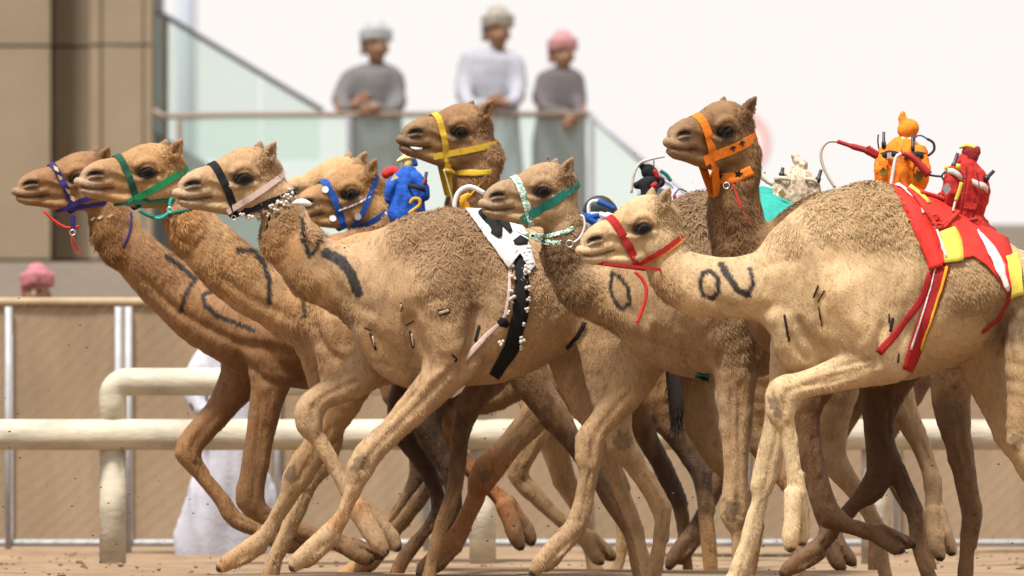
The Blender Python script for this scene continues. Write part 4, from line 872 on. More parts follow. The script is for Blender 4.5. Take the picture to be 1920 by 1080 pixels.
for x, y0_, y1_, Yq, m_ in ((311, 32, 260, YB + 2.2, m_handrail), (336, 216, 470, YB, m_handrail), (1110, 214, 480, YB, m_handgrey), (655, 216, 470, YB, m_handgrey)):
    MB().box(PX(x, Yq) - .018, PX(x, Yq) + .018, Yq - .02, Yq + .02, PZ(y1_, Yq), PZ(y0_, Yq)).build('baluster', m_, bal)
for a, b in ((340, 652), (659, 858), (862, 1106)):
    MB().box(PX(a, YB), PX(b, YB), YB - .006, YB + .006, zd + .05, zr - .03).build('glass_panel', m_glass, bal)
    MB().box(PX(a, YB), PX(b, YB), YB - .02, YB + .02, zd, zd + .04).build('glass_shoe', m_handgrey, bal)
def slant(x0, x1, yt0, yt1, yb0, yb1, Yq):
    v = []
    for yy in (Yq - .006, Yq + .006):
        for (x, y) in ((x0, yt0), (x1, yt1), (x1, yb1), (x0, yb0)): p = P3(x, y, Yq); p[1] = yy; v.append(p)
    link('glass_panel', pymesh('glass_panel', v, [(0, 1, 2, 3), (7, 6, 5, 4), (0, 4, 5, 1), (1, 5, 6, 2), (2, 6, 7, 3), (3, 7, 4, 0)]), m_glass, bal, False)
slant(290, 486, 24, 137, 300, 300, YB + 2.2); slant(490, 600, 140, 208, 300, 300, YB + 2.2)
slant(1114, 1300, 224, 388, 480, 480, YB)
# far lamp pole and round road sign, well beyond the stand
m_pole = mat('far_pole', (.42, .47, .55), rough=.6)
t = empty('lamp_post', (PX(350, 60), 60, 0), 'pale blue grey post standing far behind the glass, top out of frame', 'post')
MB().tube([(PX(350, 60), 60, 0), (PX(350, 60), 60, 4.5), (PX(350, 60), 60, 9)], [.10, .085, .07], 12).build('pole', m_pole, t, True)
MB().tube([(PX(350, 60), 60, 8.9), (PX(350, 60) + .5, 60, 9.3), (PX(350, 60) + 1.3, 60, 9.4)], .05, 8).build('arm', m_pole, t, True)
MB().box(PX(350, 60) + 1.2, PX(350, 60) + 1.8, 59.85, 60.15, 9.34, 9.46).build('lamp_head', m_pole, t)
YS = 95.0; cx, cz = PX(1380, YS), PZ(268, YS); Rs = 62 / S(YS)
sg = empty('road_sign', (cx, YS, 0), 'round white sign with a faded red rim, blurred behind the orange halter camel', 'sign')
MB().tube([(cx, YS + .03, 0), (cx, YS + .03, cz + Rs * .8)], .04, 10).build('pole', m_pole, sg, True)
MB().tube([(cx, YS, cz), (cx, YS + .02, cz)], Rs, 40, up=(1, 0, 0)).build('plate', mat('sign_white', (.78, .78, .80)), sg)
ringv = []; 
for k in range(48):
    a = 2 * math.pi * k / 48
    for r_, dy in ((Rs, -.004), (Rs * .76, -.004), (Rs * .76, -.012), (Rs, -.012)): ringv.append((cx + r_ * math.cos(a), YS + dy, cz + r_ * math.sin(a)))
ringf = [(k * 4 + j, k * 4 + (j + 1) % 4, ((k + 1) % 48) * 4 + (j + 1) % 4, ((k + 1) % 48) * 4 + j) for k in range(48) for j in range(4)]
link('rim', pymesh('rim', ringv, ringf), mat('sign_red_hazed', (.50, .22, .20), rough=.5), sg)  # rim red is paled: distance haze put into the colour

# ------------------------------------------------------------------ generic sculpted parts from chains of pixels
def sculpt(name, chains, Y, h, m, parent=None, wr=0.0, wsc=20, cols=None, sub=2, colf=None, zs=.6):
    """chains: list of (nodes, k, sign) with node = (x px, y px, r px[, dy m[, ry px]])"""
    sc_ = S(Y); CH = []
    for ch in chains:
        nodes, k = ch[0], ch[1]; sgn = ch[2] if len(ch) > 2 else 1
        CH.append(([(PX(n[0], Y), Y + (n[3] if len(n) > 3 else 0), PZ(n[1], Y), n[2] / sc_, (n[4] if len(n) > 4 else n[2]) / sc_) for n in nodes], k, sgn))
    A = np.array([n for c in CH if c[2] > 0 for n in c[0]]); R = np.maximum(A[:, 3], A[:, 4])[:, None] * 1.15 + .02
    lo = (A[:, :3] - R).min(0); hi = (A[:, :3] + R).max(0)
    F_ = Field(*[np.arange(lo[i], hi[i] + h, h) for i in range(3)])
    for nodes, k, sgn in CH: F_.chain(nodes, k, sub, sgn)
    V, Q = F_.mesh()
    if np.einsum('ij,ij->i', V[Q[:, 0]], np.cross(V[Q[:, 1]], V[Q[:, 2]])).sum() < 0: Q = Q[:, ::-1]
    N = vnormals(V, Q)
    if wr: V = V + N * ((1 - np.abs(vnoise(V * np.array((1, 1, zs)), wsc, 4) - .5) * 4) * wr + (fbm(V * np.array((1, 1, zs)), wsc * 2, 2, 7) - .5) * wr)[:, None]
    C = None
    if cols is not None:
        C = np.tile(np.array(cols), (len(V), 1))
        if colf: C = colf(V, N, C)
    return link(name, npmesh(name, V, Q, C), m, parent)
m_skin = mat('skin', (.20, .105, .06), rough=.6, spec=.3, noise=.15, nscale=15, attr='hc')
def person(name_label, Y, X, ytop, k, robe, turban, arms, hands, robe_nodes, turn=0, foot=None, cap=0, fold=.012, fzs=.28):
    """k = px per photo head unit; body, robe and headcloth are separate shells"""
    p = empty('person', (PX(X, Y), Y, PZ(foot[1], Y) if foot else zd), name_label, 'person')
    hx, hy = X, ytop + 48 * k
    def face(V, N, C):
        px = 960 + V[:, 0] * S(Y); py = HY - (V[:, 2] - CAMZ) * S(Y)
        fr = N[:, 1] < .2
        for ex in (-9, 9):
            d = np.hypot(px - hx - ex * k - turn, (py - hy + 3 * k) * 1.5); C = np.where((fr & (d < 5 * k))[:, None], np.array((.03, .02, .015)), C)
        beard = fr & (py > hy + 12 * k); C = np.where(beard[:, None], C * .35, C)
        mo = fr & (np.abs(py - hy - 17 * k) < 2 * k) & (np.abs(px - hx - turn) < 8 * k); C = np.where(mo[:, None], np.array((.22, .09, .06)), C)
        return C
    ch = [([(hx, hy - 8 * k, 21 * k, 0, 25 * k), (hx + turn * .3, hy + 4 * k, 20 * k, -.01, 23 * k), (hx + turn * .5, hy + 18 * k, 13 * k, -.03, 15 * k)], .02),
          ([(hx + turn, hy - 4 * k, 3 * k, -.085 * k), (hx + turn * 1.2, hy + 6 * k, 5 * k, -.10 * k)], .012),
          ([(hx - 22 * k, hy, 3 * k, 0), (hx - 22 * k, hy + 8 * k, 3 * k, 0)], .01), ([(hx + 22 * k, hy, 3 * k, 0), (hx + 22 * k, hy + 8 * k, 3 * k, 0)], .01),
          ([(hx, hy + 10 * k, 13 * k, .01), (hx, hy + 40 * k, 14 * k, .02)], .02)]
    for hnd in hands:
        (x0, y0, x1, y1, dy) = hnd
        ch.append(([(x0, y0, 8 * k, dy), ((x0 + x1) / 2, (y0 + y1) / 2, 9 * k, dy, 6 * k)], .01))
        dx, dyy = x1 - x0, y1 - y0; ln = math.hypot(dx, dyy); nxp, nyp = -dyy / ln, dx / ln
        for q in range(4):
            o_ = (q - 1.5) * 4.2 * k; l_ = (.85, 1, .95, .75)[q]
            ch.append(([((x0 + x1) / 2 + nxp * o_, (y0 + y1) / 2 + nyp * o_, 2.6 * k, dy - .01), (x0 + dx * (.5 + .4 * l_) + nxp * o_ * 1.1, y0 + dyy * (.5 + .4 * l_) + nyp * o_ * 1.1, 2.4 * k, dy - .015), (x0 + dx * (.5 + .62 * l_) + nxp * o_, y0 + dyy * (.5 + .62 * l_) + nyp * o_ + 2 * k, 2.1 * k, dy + .005)], .004))
        ch.append(([(x0 + dx * .2 + nxp * 6 * k, y0 + dyy * .2 + nyp * 6 * k, 3 * k, dy), (x0 + dx * .55 + nxp * 12 * k, y0 + dyy * .55 + nyp * 12 * k, 2.4 * k, dy - .02)], .005))
    for a_, hnd in zip(arms, hands):
        ch.append(([(hx, hy + 40 * k, 10 * k, .02)] + [(q[0], q[1], 8 * k, q[3] if len(q) > 3 else 0) for q in a_] + [(hnd[0], hnd[1], 7 * k, hnd[4])], .01))
    if foot:
        for fx, fy, tx in foot[2]: ch.append(([(hx, hy + 40 * k, 10 * k, .02), (hx, hy + 200 * k, 10 * k), (fx, fy - 60 * k, 8 * k), (fx, fy - 6 * k, 8 * k)], .01)); ch.append(([(fx, fy - 30 * k, 8 * k), (fx, fy - 6 * k, 8 * k), (tx, fy - 2 * k, 6 * k, -.02)], .01))
    sculpt('body', ch, Y, .010, m_skin, p, 0, cols=(.20, .105, .06), colf=face)
    m_robe = cloth('robe_%d' % int(robe[0] * 1000), robe, noise=.12, nscale=6, bump=.3, bscale=40)
    rb = [(robe_nodes, .05)] + [([(robe_nodes[0][0] + (a[0][0] - robe_nodes[0][0]) * .45, robe_nodes[0][1] + 10 * k, 17 * k, 0, 18 * k)] + [(q[0] + (robe_nodes[1][0] - q[0]) * .12, q[1], q[2] * .80, q[3] if len(q) > 3 else 0) for q in a], .05) for a in arms]
    sculpt('robe', rb, Y, .016, m_robe, p, fold, 11, sub=3, zs=fzs)
    tb = [([(hx, hy - 24 * k, 24 * k, .01, 28 * k), (hx + cap, hy - 32 * k, 21 * k, .01, 25 * k)], .02)]
    for q in range(3): tb.append(([(hx - 24 * k, hy - (14 + 7 * q) * k, 7 * k, 0), (hx - 4 * k, hy - (20 + 6 * q) * k, 6 * k, -.10 * k), (hx + 24 * k, hy - (16 + 7 * q) * k, 7 * k, 0)], .008))
    tb.append(([(hx - 22 * k, hy - 10 * k, 8 * k, .04), (hx - 24 * k, hy + 10 * k, 6 * k, .05)], .015))
    sculpt('headcloth', tb, Y, .008, cloth('turban_%d' % int(turban[0] * 1000 + turban[1] * 100), turban, noise=.3, nscale=40), p, .004, 40)
    return p
Yp = YB + .38
person('man in dark grey robe and pale grey turban leaning on the balcony handrail', Yp, 705, 40, 1.0, (.135, .125, .125), (.42, .42, .43),
    [[(652, 150, 24, 0), (632, 185, 20, -.08), (640, 205, 15, -.28), (668, 200, 13, -.34)], [(742, 150, 24, 0), (752, 190, 19, -.08), (735, 208, 14, -.28), (704, 202, 12, -.36)]],
    [(664, 198, 690, 178, -.36), (705, 203, 678, 208, -.40)],
    [(707, 134, 16, .02), (704, 158, 40, 0, 30), (704, 200, 46, 0, 34), (706, 290, 50, .05, 38), (706, 440, 50, .06, 42), (706, 480, 46, .06, 40)], turn=4)
person('man in white robe and beige turban standing tallest in the middle of the balcony', Yp, 933, 14, 1.0, (.34, .34, .38), (.34, .30, .25),
    [[(876, 115, 22, 0), (862, 160, 19, -.08), (872, 195, 15, -.26), (912, 200, 13, -.34)], [(968, 118, 22, 0), (978, 160, 18, -.08), (972, 190, 14, -.24), (948, 196, 12, -.34)]],
    [(908, 200, 945, 198, -.37), (950, 196, 918, 184, -.42)],
    [(933, 108, 15, .02), (920, 130, 42, 0, 30), (922, 180, 46, 0, 34), (930, 290, 48, .05, 36), (945, 400, 42, .06, 38), (950, 480, 40, .06, 36)], turn=2)
person('youth in dark brown robe and pink turban at the right end of the balcony', Yp, 1055, 60, .92, (.105, .088, .092), (.50, .24, .24),
    [[(1020, 150, 20, 0), (1008, 185, 17, -.08), (1026, 208, 14, -.26), (1060, 214, 12, -.34)], [(1084, 152, 20, 0), (1092, 190, 17, -.08), (1088, 214, 13, -.26), (1070, 222, 12, -.34)]],
    [(1060, 216, 1082, 232, -.37), (1070, 224, 1060, 240, -.40)],
    [(1056, 140, 14, .02), (1052, 165, 36, 0, 28), (1052, 205, 44, 0, 32), (1048, 290, 50, .05, 38), (1046, 440, 54, .06, 42), (1046, 480, 52, .06, 40)], turn=3)
# two men on the ground by the fence
YG = 17.0
person('man in pink headscarf whose eyes just show above the fence at far left', YG, 70, 498, 1.05, (.5, .5, .52), (.46, .17, .19),
    [[(40, 640, 26, 0), (30, 720, 20, 0), (34, 790, 16, -.05)], [(105, 640, 26, 0), (116, 720, 20, 0), (112, 790, 16, -.05)]], [(34, 795, 36, 830, -.05), (112, 795, 110, 830, -.05)],
    [(70, 600, 16, .02), (72, 640, 44, 0, 32), (72, 760, 48, 0, 36), (72, 900, 52, 0, 40), (72, 1000, 54, 0, 42)], turn=-5, foot=(70, 1024, ((58, 1024, 48), (88, 1024, 80))))
YW = 10.6
person('man in white robe walking by the fence, head hidden behind the far left camel', YW, 425, 545, 1.05, (.46, .45, .50), (.62, .6, .62),
    [[(388, 668, 26, 0), (364, 712, 25, -.08), (360, 745, 20, -.12), (372, 768, 15, -.15)], [(460, 675, 28, 0), (492, 740, 24, .1), (500, 790, 18, .1)]], [(376, 770, 404, 772, -.12), (500, 800, 500, 830, .1)],
    [(425, 645, 16, .02), (420, 680, 44, 0, 34), (428, 780, 46, 0, 40), (435, 860, 54, 0, 42), (430, 940, 84, 0, 38), (420, 1010, 90, 0, 34), (415, 1035, 84, 0, 30)], turn=-6, fzs=.12, foot=(410, 1056, ((352, 1054, 330), (470, 1050, 450))), fold=.02)

# ------------------------------------------------------------------ halters, saddle cloths, girths
black = cloth('black_webbing', (.004, .004, .005)); white = cloth('white_cotton', (.78, .75, .73)); pinkw = cloth('pinkish_webbing', (.70, .52, .46))
green = cloth('green_webbing', (.01, .22, .075)); dgreen = cloth('dark_green_webbing', (.01, .075, .04)); teal = cloth('teal_webbing', (.01, .16, .12)); lteal = cloth('teal_cloth', (.03, .36, .29), bump=.3)
yellow = cloth('yellow_webbing', (.62, .40, .03)); orange = cloth('orange_webbing', (.80, .20, .01)); red = cloth('red_webbing', (.38, .012, .012)); blue = cloth('blue_webbing', (.01, .075, .34)); purple = cloth('purple_webbing', (.025, .015, .13))
gold = cloth('gold_pattern', (.62, .42, .20)); redc = cloth('red_cloth', (.62, .025, .015), noise=.15, nscale=12, bump=.3, bscale=90); yelc = cloth('yellow_cloth', (.66, .54, .08), noise=.12); coral = cloth('coral_rope', (.55, .035, .02))
steel = mat('steel', (.6, .58, .52), rough=.3, metal=1)
braid = mat('green_white_braid', (.01, .22, .09), rough=.8, noise=.1, nscale=85, col2=(.75, .75, .72), bump=.6, bscale=120)
bwrope = mat('black_white_rope', (.02, .02, .03), rough=.8, noise=.1, nscale=90, col2=(.7, .7, .7), bump=.6, bscale=120)
def hw(cm, f, u, l=0): return cm['H'].w((f, l, u))
def halter(key, rings, cheek=None):
    """rings: (f_top,u_top,f_bot,u_bot,width px,material,arc)"""
    cm = CM[key]; first = None; names = ['halter', 'cheek_strap', 'throat_strap', 'chin_strap', 'extra_strap']
    for i, (f0, u0, f1, u1, w, m, arc) in enumerate(rings):
        par = cm['root'] if first is None else first
        o = strap(cm, names[min(i, 4)], hw(cm, f0, u0), hw(cm, f1, u1), w / 353, m, par, arc)
        if first is None: first = o
    cm['halter'] = first; return first
def ringobj(name, p, r, t, m, parent, nrm=(0, 1, 0)):
    pts = []; a = Vector(nrm).cross(Vector((0, 0, 1))); a.normalize(); b = Vector(nrm).cross(a)
    for k in range(17): w = 2 * math.pi * k / 16; pts.append(Vector([float(c) for c in p]) + a * math.cos(w) * r + b * math.sin(w) * r)
    return MB().tube(pts, t, 6, False).build(name, m, parent, True)
def rope(cm, name, pts, r, m, parent, dy=-.02, surf=True, Y=None):
    out = []; last = None
    for x, y in pts:
        h = hit_px(cm, x, y, .006) if surf else None
        if h is not None: last = h[0]; out.append(h[0])
        else: out.append(np.array((PX(x, cm['Y']), (last[1] if last is not None else cm['Y'] - .12) + dy, PZ(y, cm['Y']))))
    P = catmull(np.array(out), 4)
    return MB().tube(P, r, 8).build(name, m, parent, True)
def tassel(cm, x, y, sz, m, parent, rs, n=4):
    """little bunch of cotton ends"""
    h = hit_px(cm, x, y, .01)
    p = h[0] if h is not None else np.array((PX(x, cm['Y']), cm['Y'] - .3, PZ(y, cm['Y'])))
    mb = MB(); s = sz / 353
    for k in range(n):
        a = rs.uniform(0, 2 * math.pi); d = np.array((math.cos(a), -.5 - rs.rand() * .3, math.sin(a) * .8 - .4)); d /= np.linalg.norm(d)
        q = p + d * s * (.7 + .5 * rs.rand()); q2 = p + d * s * .5 + np.array((0, -.006, 0))
        mb.tube([p, q2, q], [s * .16, s * .42, s * .26], 7)
    return mb.build('tassel', m, parent, True)
def flat_on(cm, name, x, y, shape, m, parent, off=.010, th=.002):
    """flat emblem lying on the coat or strap under a photo pixel; shape in px"""
    h = hit_px(cm, x, y, 0)
    if h is None: return
    p, n = h; n = np.array(n); n = -n if n[1] > 0 else n
    X_ = np.array((1, 0, 0)) - n * n[0]; X_ /= np.linalg.norm(X_); Z_ = np.cross(X_, n); Z_ = Z_ if Z_[2] > 0 else -Z_
    k = 1 / S(cm['Y']); nn = len(shape); v = [p + n * off + X_ * sx * k + Z_ * sy * k for sx, sy in shape] + [p + n * (off + th) + X_ * sx * k + Z_ * sy * k for sx, sy in shape]
    f = [tuple(range(nn)), tuple(range(2 * nn - 1, nn - 1, -1))] + [(i, (i + 1) % nn, (i + 1) % nn + nn, i + nn) for i in range(nn)]
    return link(name, pymesh(name, v, f), m, parent, False)
def disc(r, n=14, sx=1): return [(r * sx * math.cos(2 * math.pi * i / n), r * math.sin(2 * math.pi * i / n)) for i in range(n)]
def star(r, rot=0): return [((r if i % 2 == 0 else r * .42) * math.sin(math.pi * i / 5 + rot), (r if i % 2 == 0 else r * .42) * math.cos(math.pi * i / 5 + rot)) for i in range(10)]
rs = np.random.RandomState(11)
ink = cloth('brand_ink', (.01, .008, .008)); pinkskin = cloth('bare_skin', (.60, .42, .33))
for key in ('cream', 'black_white'):
    for pts, wd, rgb in CAMELS[key]['strokes']:
        if wd < 6:
            drape_strip(CM[key], 'brand_mark', pts, [max(wd, 2.2)] * len(pts), ink, CM[key]['root'], .006, .002, 5)
for pts in ([(824, 587), (842, 582)], [(773, 625), (777, 648)], [(699, 630), (703, 648)], [(754, 570), (754, 580)]): drape_strip(CM['black_white'], 'brand_scar', pts, [5, 5] if pts[0][0] == 824 else [2.6, 2.6], pinkskin, CM['black_white']['root'], .008, .002, 5)
tas = cloth('cotton_tassel', (.68, .58, .50)); ALL = None; CHK = (-168, 168)
# black and white halter
cm = CM['black_white']; h = halter('black_white', [(58, 26, 6, -76, 15, black, ALL), (-86, 6, 14, -56, 11, pinkw, CHK), (-104, -30, 24, -74, 13, black, ALL)])
for f, l, u in ((2, 22, -66), (-8, 24, -70), (-18, 26, -74), (-28, 28, -66), (-36, 30, -76), (-44, 32, -60), (-52, 33, -70), (-60, 34, -54), (-68, 34, -62), (-76, 34, -46), (-88, 32, -50), (-84, 34, -34), (-94, 30, -38), (-100, 26, -26)):
    p = hw(cm, f, u, l); tassel(cm, 960 + p[0] * S(cm['Y']), HY - (p[2] - CAMZ) * S(cm['Y']), rs.uniform(6, 9), tas, h, rs)
o = cm; MB().tube(catmull([P3(548, 382, 1.48), P3(565, 379, 1.42), P3(584, 384, 1.42)], 3), [.004, .011, .017, .02, .02, .015, .008], 8).build('tassel', white, h, True)
ringobj('buckle_ring', hw(cm, 16, -76, 14), .012, .0025, steel, h)
rope(cm, 'strap_end', [(508, 405), (502, 425), (492, 448)], .0065, black, h)
# green halter
cm = CM['green']; h = halter('green', [(56, 27, 4, -76, 13, dgreen, ALL), (-88, 14, 12, -52, 13, green, CHK), (-70, -50, 62, -68, 10, dgreen, ALL)])
rope(cm, 'lead_rope', [(262, 395), (290, 408), (318, 402), (345, 396), (372, 388)], .010, teal, h)
rope(cm, 'lead_rope', [(278, 404), (300, 410), (318, 398), (320, 380), (324, 372)], .009, lteal, h, surf=False)
ringobj('buckle_ring', P3(318, 393, 2.3), .014, .003, steel, h)
# purple and gold halter
cm = CM['purple']; h = halter('purple', [(52, 26, 4, -72, 12, purple, ALL), (-74, -18, 6, -56, 10, purple, CHK), (-80, -50, 60, -72, 11, purple, ALL)])
for (x, y, s_) in ((106, 318, 1), (113, 334, 1), (128, 358, 1), (136, 372, 1)): flat_on(cm, 'gold_diamond', x, y, [(-5, 7), (4, 2), (6, -8), (-2, -3)], gold, h, .0085)
for (x, y) in ((176, 411), (190, 408), (208, 405), (222, 400)): flat_on(cm, 'gold_diamond', x, y, [(-7, -1), (2, 4), (7, 3), (0, -4)], gold, h, .0085)
rope(cm, 'rein_cord', [(245, 400), (244, 430), (236, 455), (220, 478), (208, 486)], .006, purple, h)
rope(cm, 'red_cord', [(84, 396), (100, 412), (120, 425), (136, 428), (150, 425)], .008, coral, h, surf=False)
rope(cm, 'red_cord', [(136, 440), (136, 455), (141, 470), (148, 476), (152, 470), (142, 455), (137, 445)], .0035, coral, h, surf=False)
ringobj('buckle_ring', P3(136, 436, 3.3), .015, .003, steel, h)
MB().tube([P3(137, 405, 3.32), P3(137, 428, 3.32)], .016, 6, flat=.3).build('hanging_strap', purple, h)
# blue halter with white dots
cm = CM['blue']; h = halter('blue', [(52, 24, 8, -84, 15, blue, ALL), (-70, 34, -2, -78, 11, blue, CHK), (-92, -36, 0, -88, 12, blue, CHK)])
for (x, y) in ((610, 357), (624, 411), (671, 406), (652, 438), (727, 398)): flat_on(cm, 'white_dot', x, y, disc(6.5), white, h, .0085)
rope(cm, 'twisted_rope', [(632, 396), (650, 390), (672, 381), (694, 370)], .006, bwrope, h)
# yellow halter
cm = CM['yellow']; h = halter('yellow', [(54, 25, 14, -68, 13, yellow, ALL), (-72, -20, 20, -46, 12, yellow, CHK), (-40, -80, 50, -74, 8, yellow, ALL)])
drape_strip(cm, 'throat_strap', [(836, 318), (856, 324), (890, 326), (928, 322)], [10, 12, 12, 11], yellow, h, .012)
rope(cm, 'hanging_cord', [(832, 318), (840, 345), (848, 375), (850, 405)], .0045, cloth('cream_rope', (.6, .5, .3)), h, surf=False)
rope(cm, 'hanging_cord', [(910, 335), (895, 352), (878, 372)], .006, cloth('amber_rope', (.65, .30, .02)), h)
p0 = hw(cm, 104, -39, 15); MB().tube([hw(cm, 112, -43, 14), hw(cm, 100, -45, 19), hw(cm, 86, -43, 20)], [.004, .009, .005], 8).build('white_bit', white, h, True)
# green and white braided halter
cm = CM['green_braid']; h = halter('green_braid', [(62, 27, 12, -80, 14, braid, ALL), (-62, 2, 14, -44, 16, teal, CHK), (-30, -86, 60, -72, 8, braid, ALL)])
drape_strip(cm, 'throat_strap', [(996, 441), (1030, 443), (1060, 436), (1074, 428)], [8, 8, 8, 8], braid, h, .012)
drape_strip(cm, 'throat_strap', [(970, 432), (1000, 446), (1030, 456), (1056, 457)], [7, 9, 10, 8], braid, h, .014)
ringobj('buckle_ring', P3(1068, 457, .65), .018, .0035, steel, h)
rope(cm, 'white_cord', [(1076, 455), (1088, 445), (1096, 425), (1094, 408), (1088, 404)], .006, white, h, surf=False)
# orange halter with black stars
cm = CM['orange']; h = halter('orange', [(62, 24, 8, -76, 19, orange, ALL), (-76, -6, 10, -44, 18, orange, CHK), (-50, -84, 48, -78, 10, orange, ALL)])
drape_strip(cm, 'throat_strap', [(1332, 326), (1352, 336), (1380, 334), (1408, 320)], [14, 20, 20, 18], orange, h, .012)
for (x, y, r_) in ((1371, 278, 9), (1388, 268, 9), (1352, 332, 9), (1384, 326, 10)): flat_on(cm, 'black_star', x, y, star(r_, .2), black, h, .0115 if y < 300 else .0165)
rope(cm, 'red_cord', [(1372, 342), (1378, 360), (1386, 385), (1396, 405), (1403, 422)], .008, coral, h); rope(cm, 'red_cord', [(1374, 350), (1386, 378), (1397, 398), (1406, 424)], .006, coral, h)
ringobj('buckle_ring', P3(1362, 348, -.15), .016, .0035, steel, h)
# cream camel: red and orange halter
cm = CM['cream']; halfor = cloth('orange_gold_webbing', (.75, .24, .02))
h = halter('cream', [(62, 26, 10, -78, 15, red, ALL), (-78, -30, 8, -68, 9, red, CHK), (-80, -34, 10, -72, 9, halfor, CHK), (-30, -84, 56, -66, 6, red, ALL)])
rope(cm, 'red_cord', [(1190, 510), (1203, 522), (1211, 540), (1210, 560), (1203, 582), (1194, 606)], .0095, coral, h)

# ---- cream camel's saddle cloth, girth and ropes
cm = CM['cream']; R = cm['root']
sc1 = drape_cloth(cm, 'saddle_cloth', [(1672, 350, 1742, 508), (1682, 351, 1756, 502), (1695, 353, 1775, 494), (1715, 366, 1797, 490), (1745, 386, 1822, 484), (1775, 405, 1846, 500), (1805, 424, 1868, 524), (1835, 440, 1884, 548), (1862, 456, 1895, 540), (1890, 472, 1905, 520)], redc, R, .016, wr=.013)
drape_strip(cm, 'front_flap', [(1684, 362), (1708, 400), (1736, 450), (1752, 506)], [10, 22, 34, 30], redc, sc1, .026)
drape_strip(cm, 'yellow_panel', [(1772, 436), (1782, 462), (1786, 495)], [28, 36, 34], yelc, sc1, .028)
drape_strip(cm, 'yellow_panel', [(1890, 484), (1900, 512), (1906, 556)], [24, 32, 30], yelc, sc1, .032)
drape_strip(cm, 'white_panel', [(1826, 438), (1850, 470), (1868, 506), (1884, 544)], [2, 14, 18, 4], white, sc1, .028)
for pts in ([(1680, 354), (1700, 368), (1718, 384), (1726, 404)], [(1740, 410), (1756, 444), (1772, 488)]): drape_strip(cm, 'white_piping', pts, 3.5, white, sc1, .032)
drape_strip(cm, 'yellow_stripe', [(1704, 358), (1722, 372), (1738, 388)], 6, yelc, sc1, .032)
for pts in ([(1700, 366), (1716, 380), (1728, 402), (1744, 420), (1758, 432), (1770, 424), (1784, 412)], [(1722, 372), (1745, 376), (1768, 384)], [(1745, 424), (1765, 436), (1778, 420), (1792, 408)], [(1712, 372), (1726, 396), (1750, 428)]):
    P = [ (hit_px(cm, x, y, .03) or (P3(x, y, cm['Y'] - .1), 0))[0] + np.array((0, 0, rs.uniform(0, .01))) for x, y in pts]
    MB().tube(catmull(P, 3), .011, 8).build('red_rope', coral, sc1, True)
for x, y in ((1757, 430), (1760, 378), (1748, 414)):
    P = (hit_px(cm, x, y, .035) or (P3(x, y, cm['Y'] - .1), 0))[0]; mbk = MB()
    for q in range(4):
        a = rs.uniform(0, 6.28); mbk.tube([P + .018 * np.array((math.cos(a + w), -.3, math.sin(a + w) * .8)) for w in (0, 1.2, 2.4, 3.6)], .009, 6)
    mbk.build('rope_knot', coral, sc1, True)
g1 = drape_strip(cm, 'girth', [(1764, 496), (1752, 540), (1732, 600), (1712, 655), (1698, 694)], [32, 30, 29, 26, 20], red, R, .008)
drape_strip(cm, 'white_stripe', [(1754, 500), (1741, 545), (1721, 605), (1703, 655)], 3, white, g1, .013)
drape_strip(cm, 'yellow_stripe', [(1773, 500), (1762, 545), (1742, 605), (1722, 655)], 4.5, cloth('amber_webbing', (.75, .38, .02)), g1, .013)
drape_strip(cm, 'chest_strap', [(1742, 512), (1728, 552), (1710, 582), (1680, 620), (1646, 662)], [14, 14, 12, 13, 13], red, R, .010)
drape_strip(cm, 'flank_strap', [(1888, 530), (1886, 566), (1868, 598), (1838, 622)], [7, 6, 6, 5], red, R, .008)
# ---- tan camel's white and black cloth
cm = CM['black_white']; R = cm['root']
sc2 = drape_cloth(cm, 'saddle_cloth', [(874, 400, 955, 508), (886, 400, 966, 492), (904, 401, 975, 480), (925, 405, 984, 492), (950, 410, 994, 512), (978, 420, 1004, 500)], white, R, .024)
for pts, w_ in (([(900, 404), (918, 418), (932, 438), (938, 452)], [12, 22, 24, 6]), ([(925, 405), (945, 425), (958, 445)], [8, 14, 6]), ([(962, 462), (974, 458), (988, 462)], [8, 16, 8])):
    drape_strip(cm, 'black_patch', pts, w_, black, sc2, .036)
for q in range(8):
    tassel(cm, 990 + rs.uniform(-4, 4), 462 + q * 7, 9, white, sc2, rs)
g2 = drape_strip(cm, 'girth', [(974, 474), (979, 530), (975, 590), (958, 652), (926, 704)], [14, 27, 29, 28, 20], black, R, .010)
for q, (x, y) in enumerate(((962, 498), (963, 520), (960, 545), (958, 565), (955, 585), (940, 640), (988, 505), (990, 540), (991, 560), (989, 580), (984, 607), (978, 634), (976, 650), (962, 560))):
    tassel(cm, x, y, rs.uniform(6, 10), tas, g2, rs)
drape_strip(cm, 'side_cord', [(957, 502), (955, 545), (948, 588), (940, 605)], [6, 6, 6, 5], pinkw, R, .010)
drape_strip(cm, 'rein_strap', [(940, 604), (915, 628), (890, 655), (872, 678)], [6, 9, 10, 6], pinkw, R, .012)
drape_strip(cm, 'knot', [(936, 598), (944, 604), (952, 610)], [10, 18, 8], black, R, .016)
drape_strip(cm, 'flank_strap', [(1098, 604), (1084, 632), (1060, 652)], [8, 9, 5], black, R, .010)
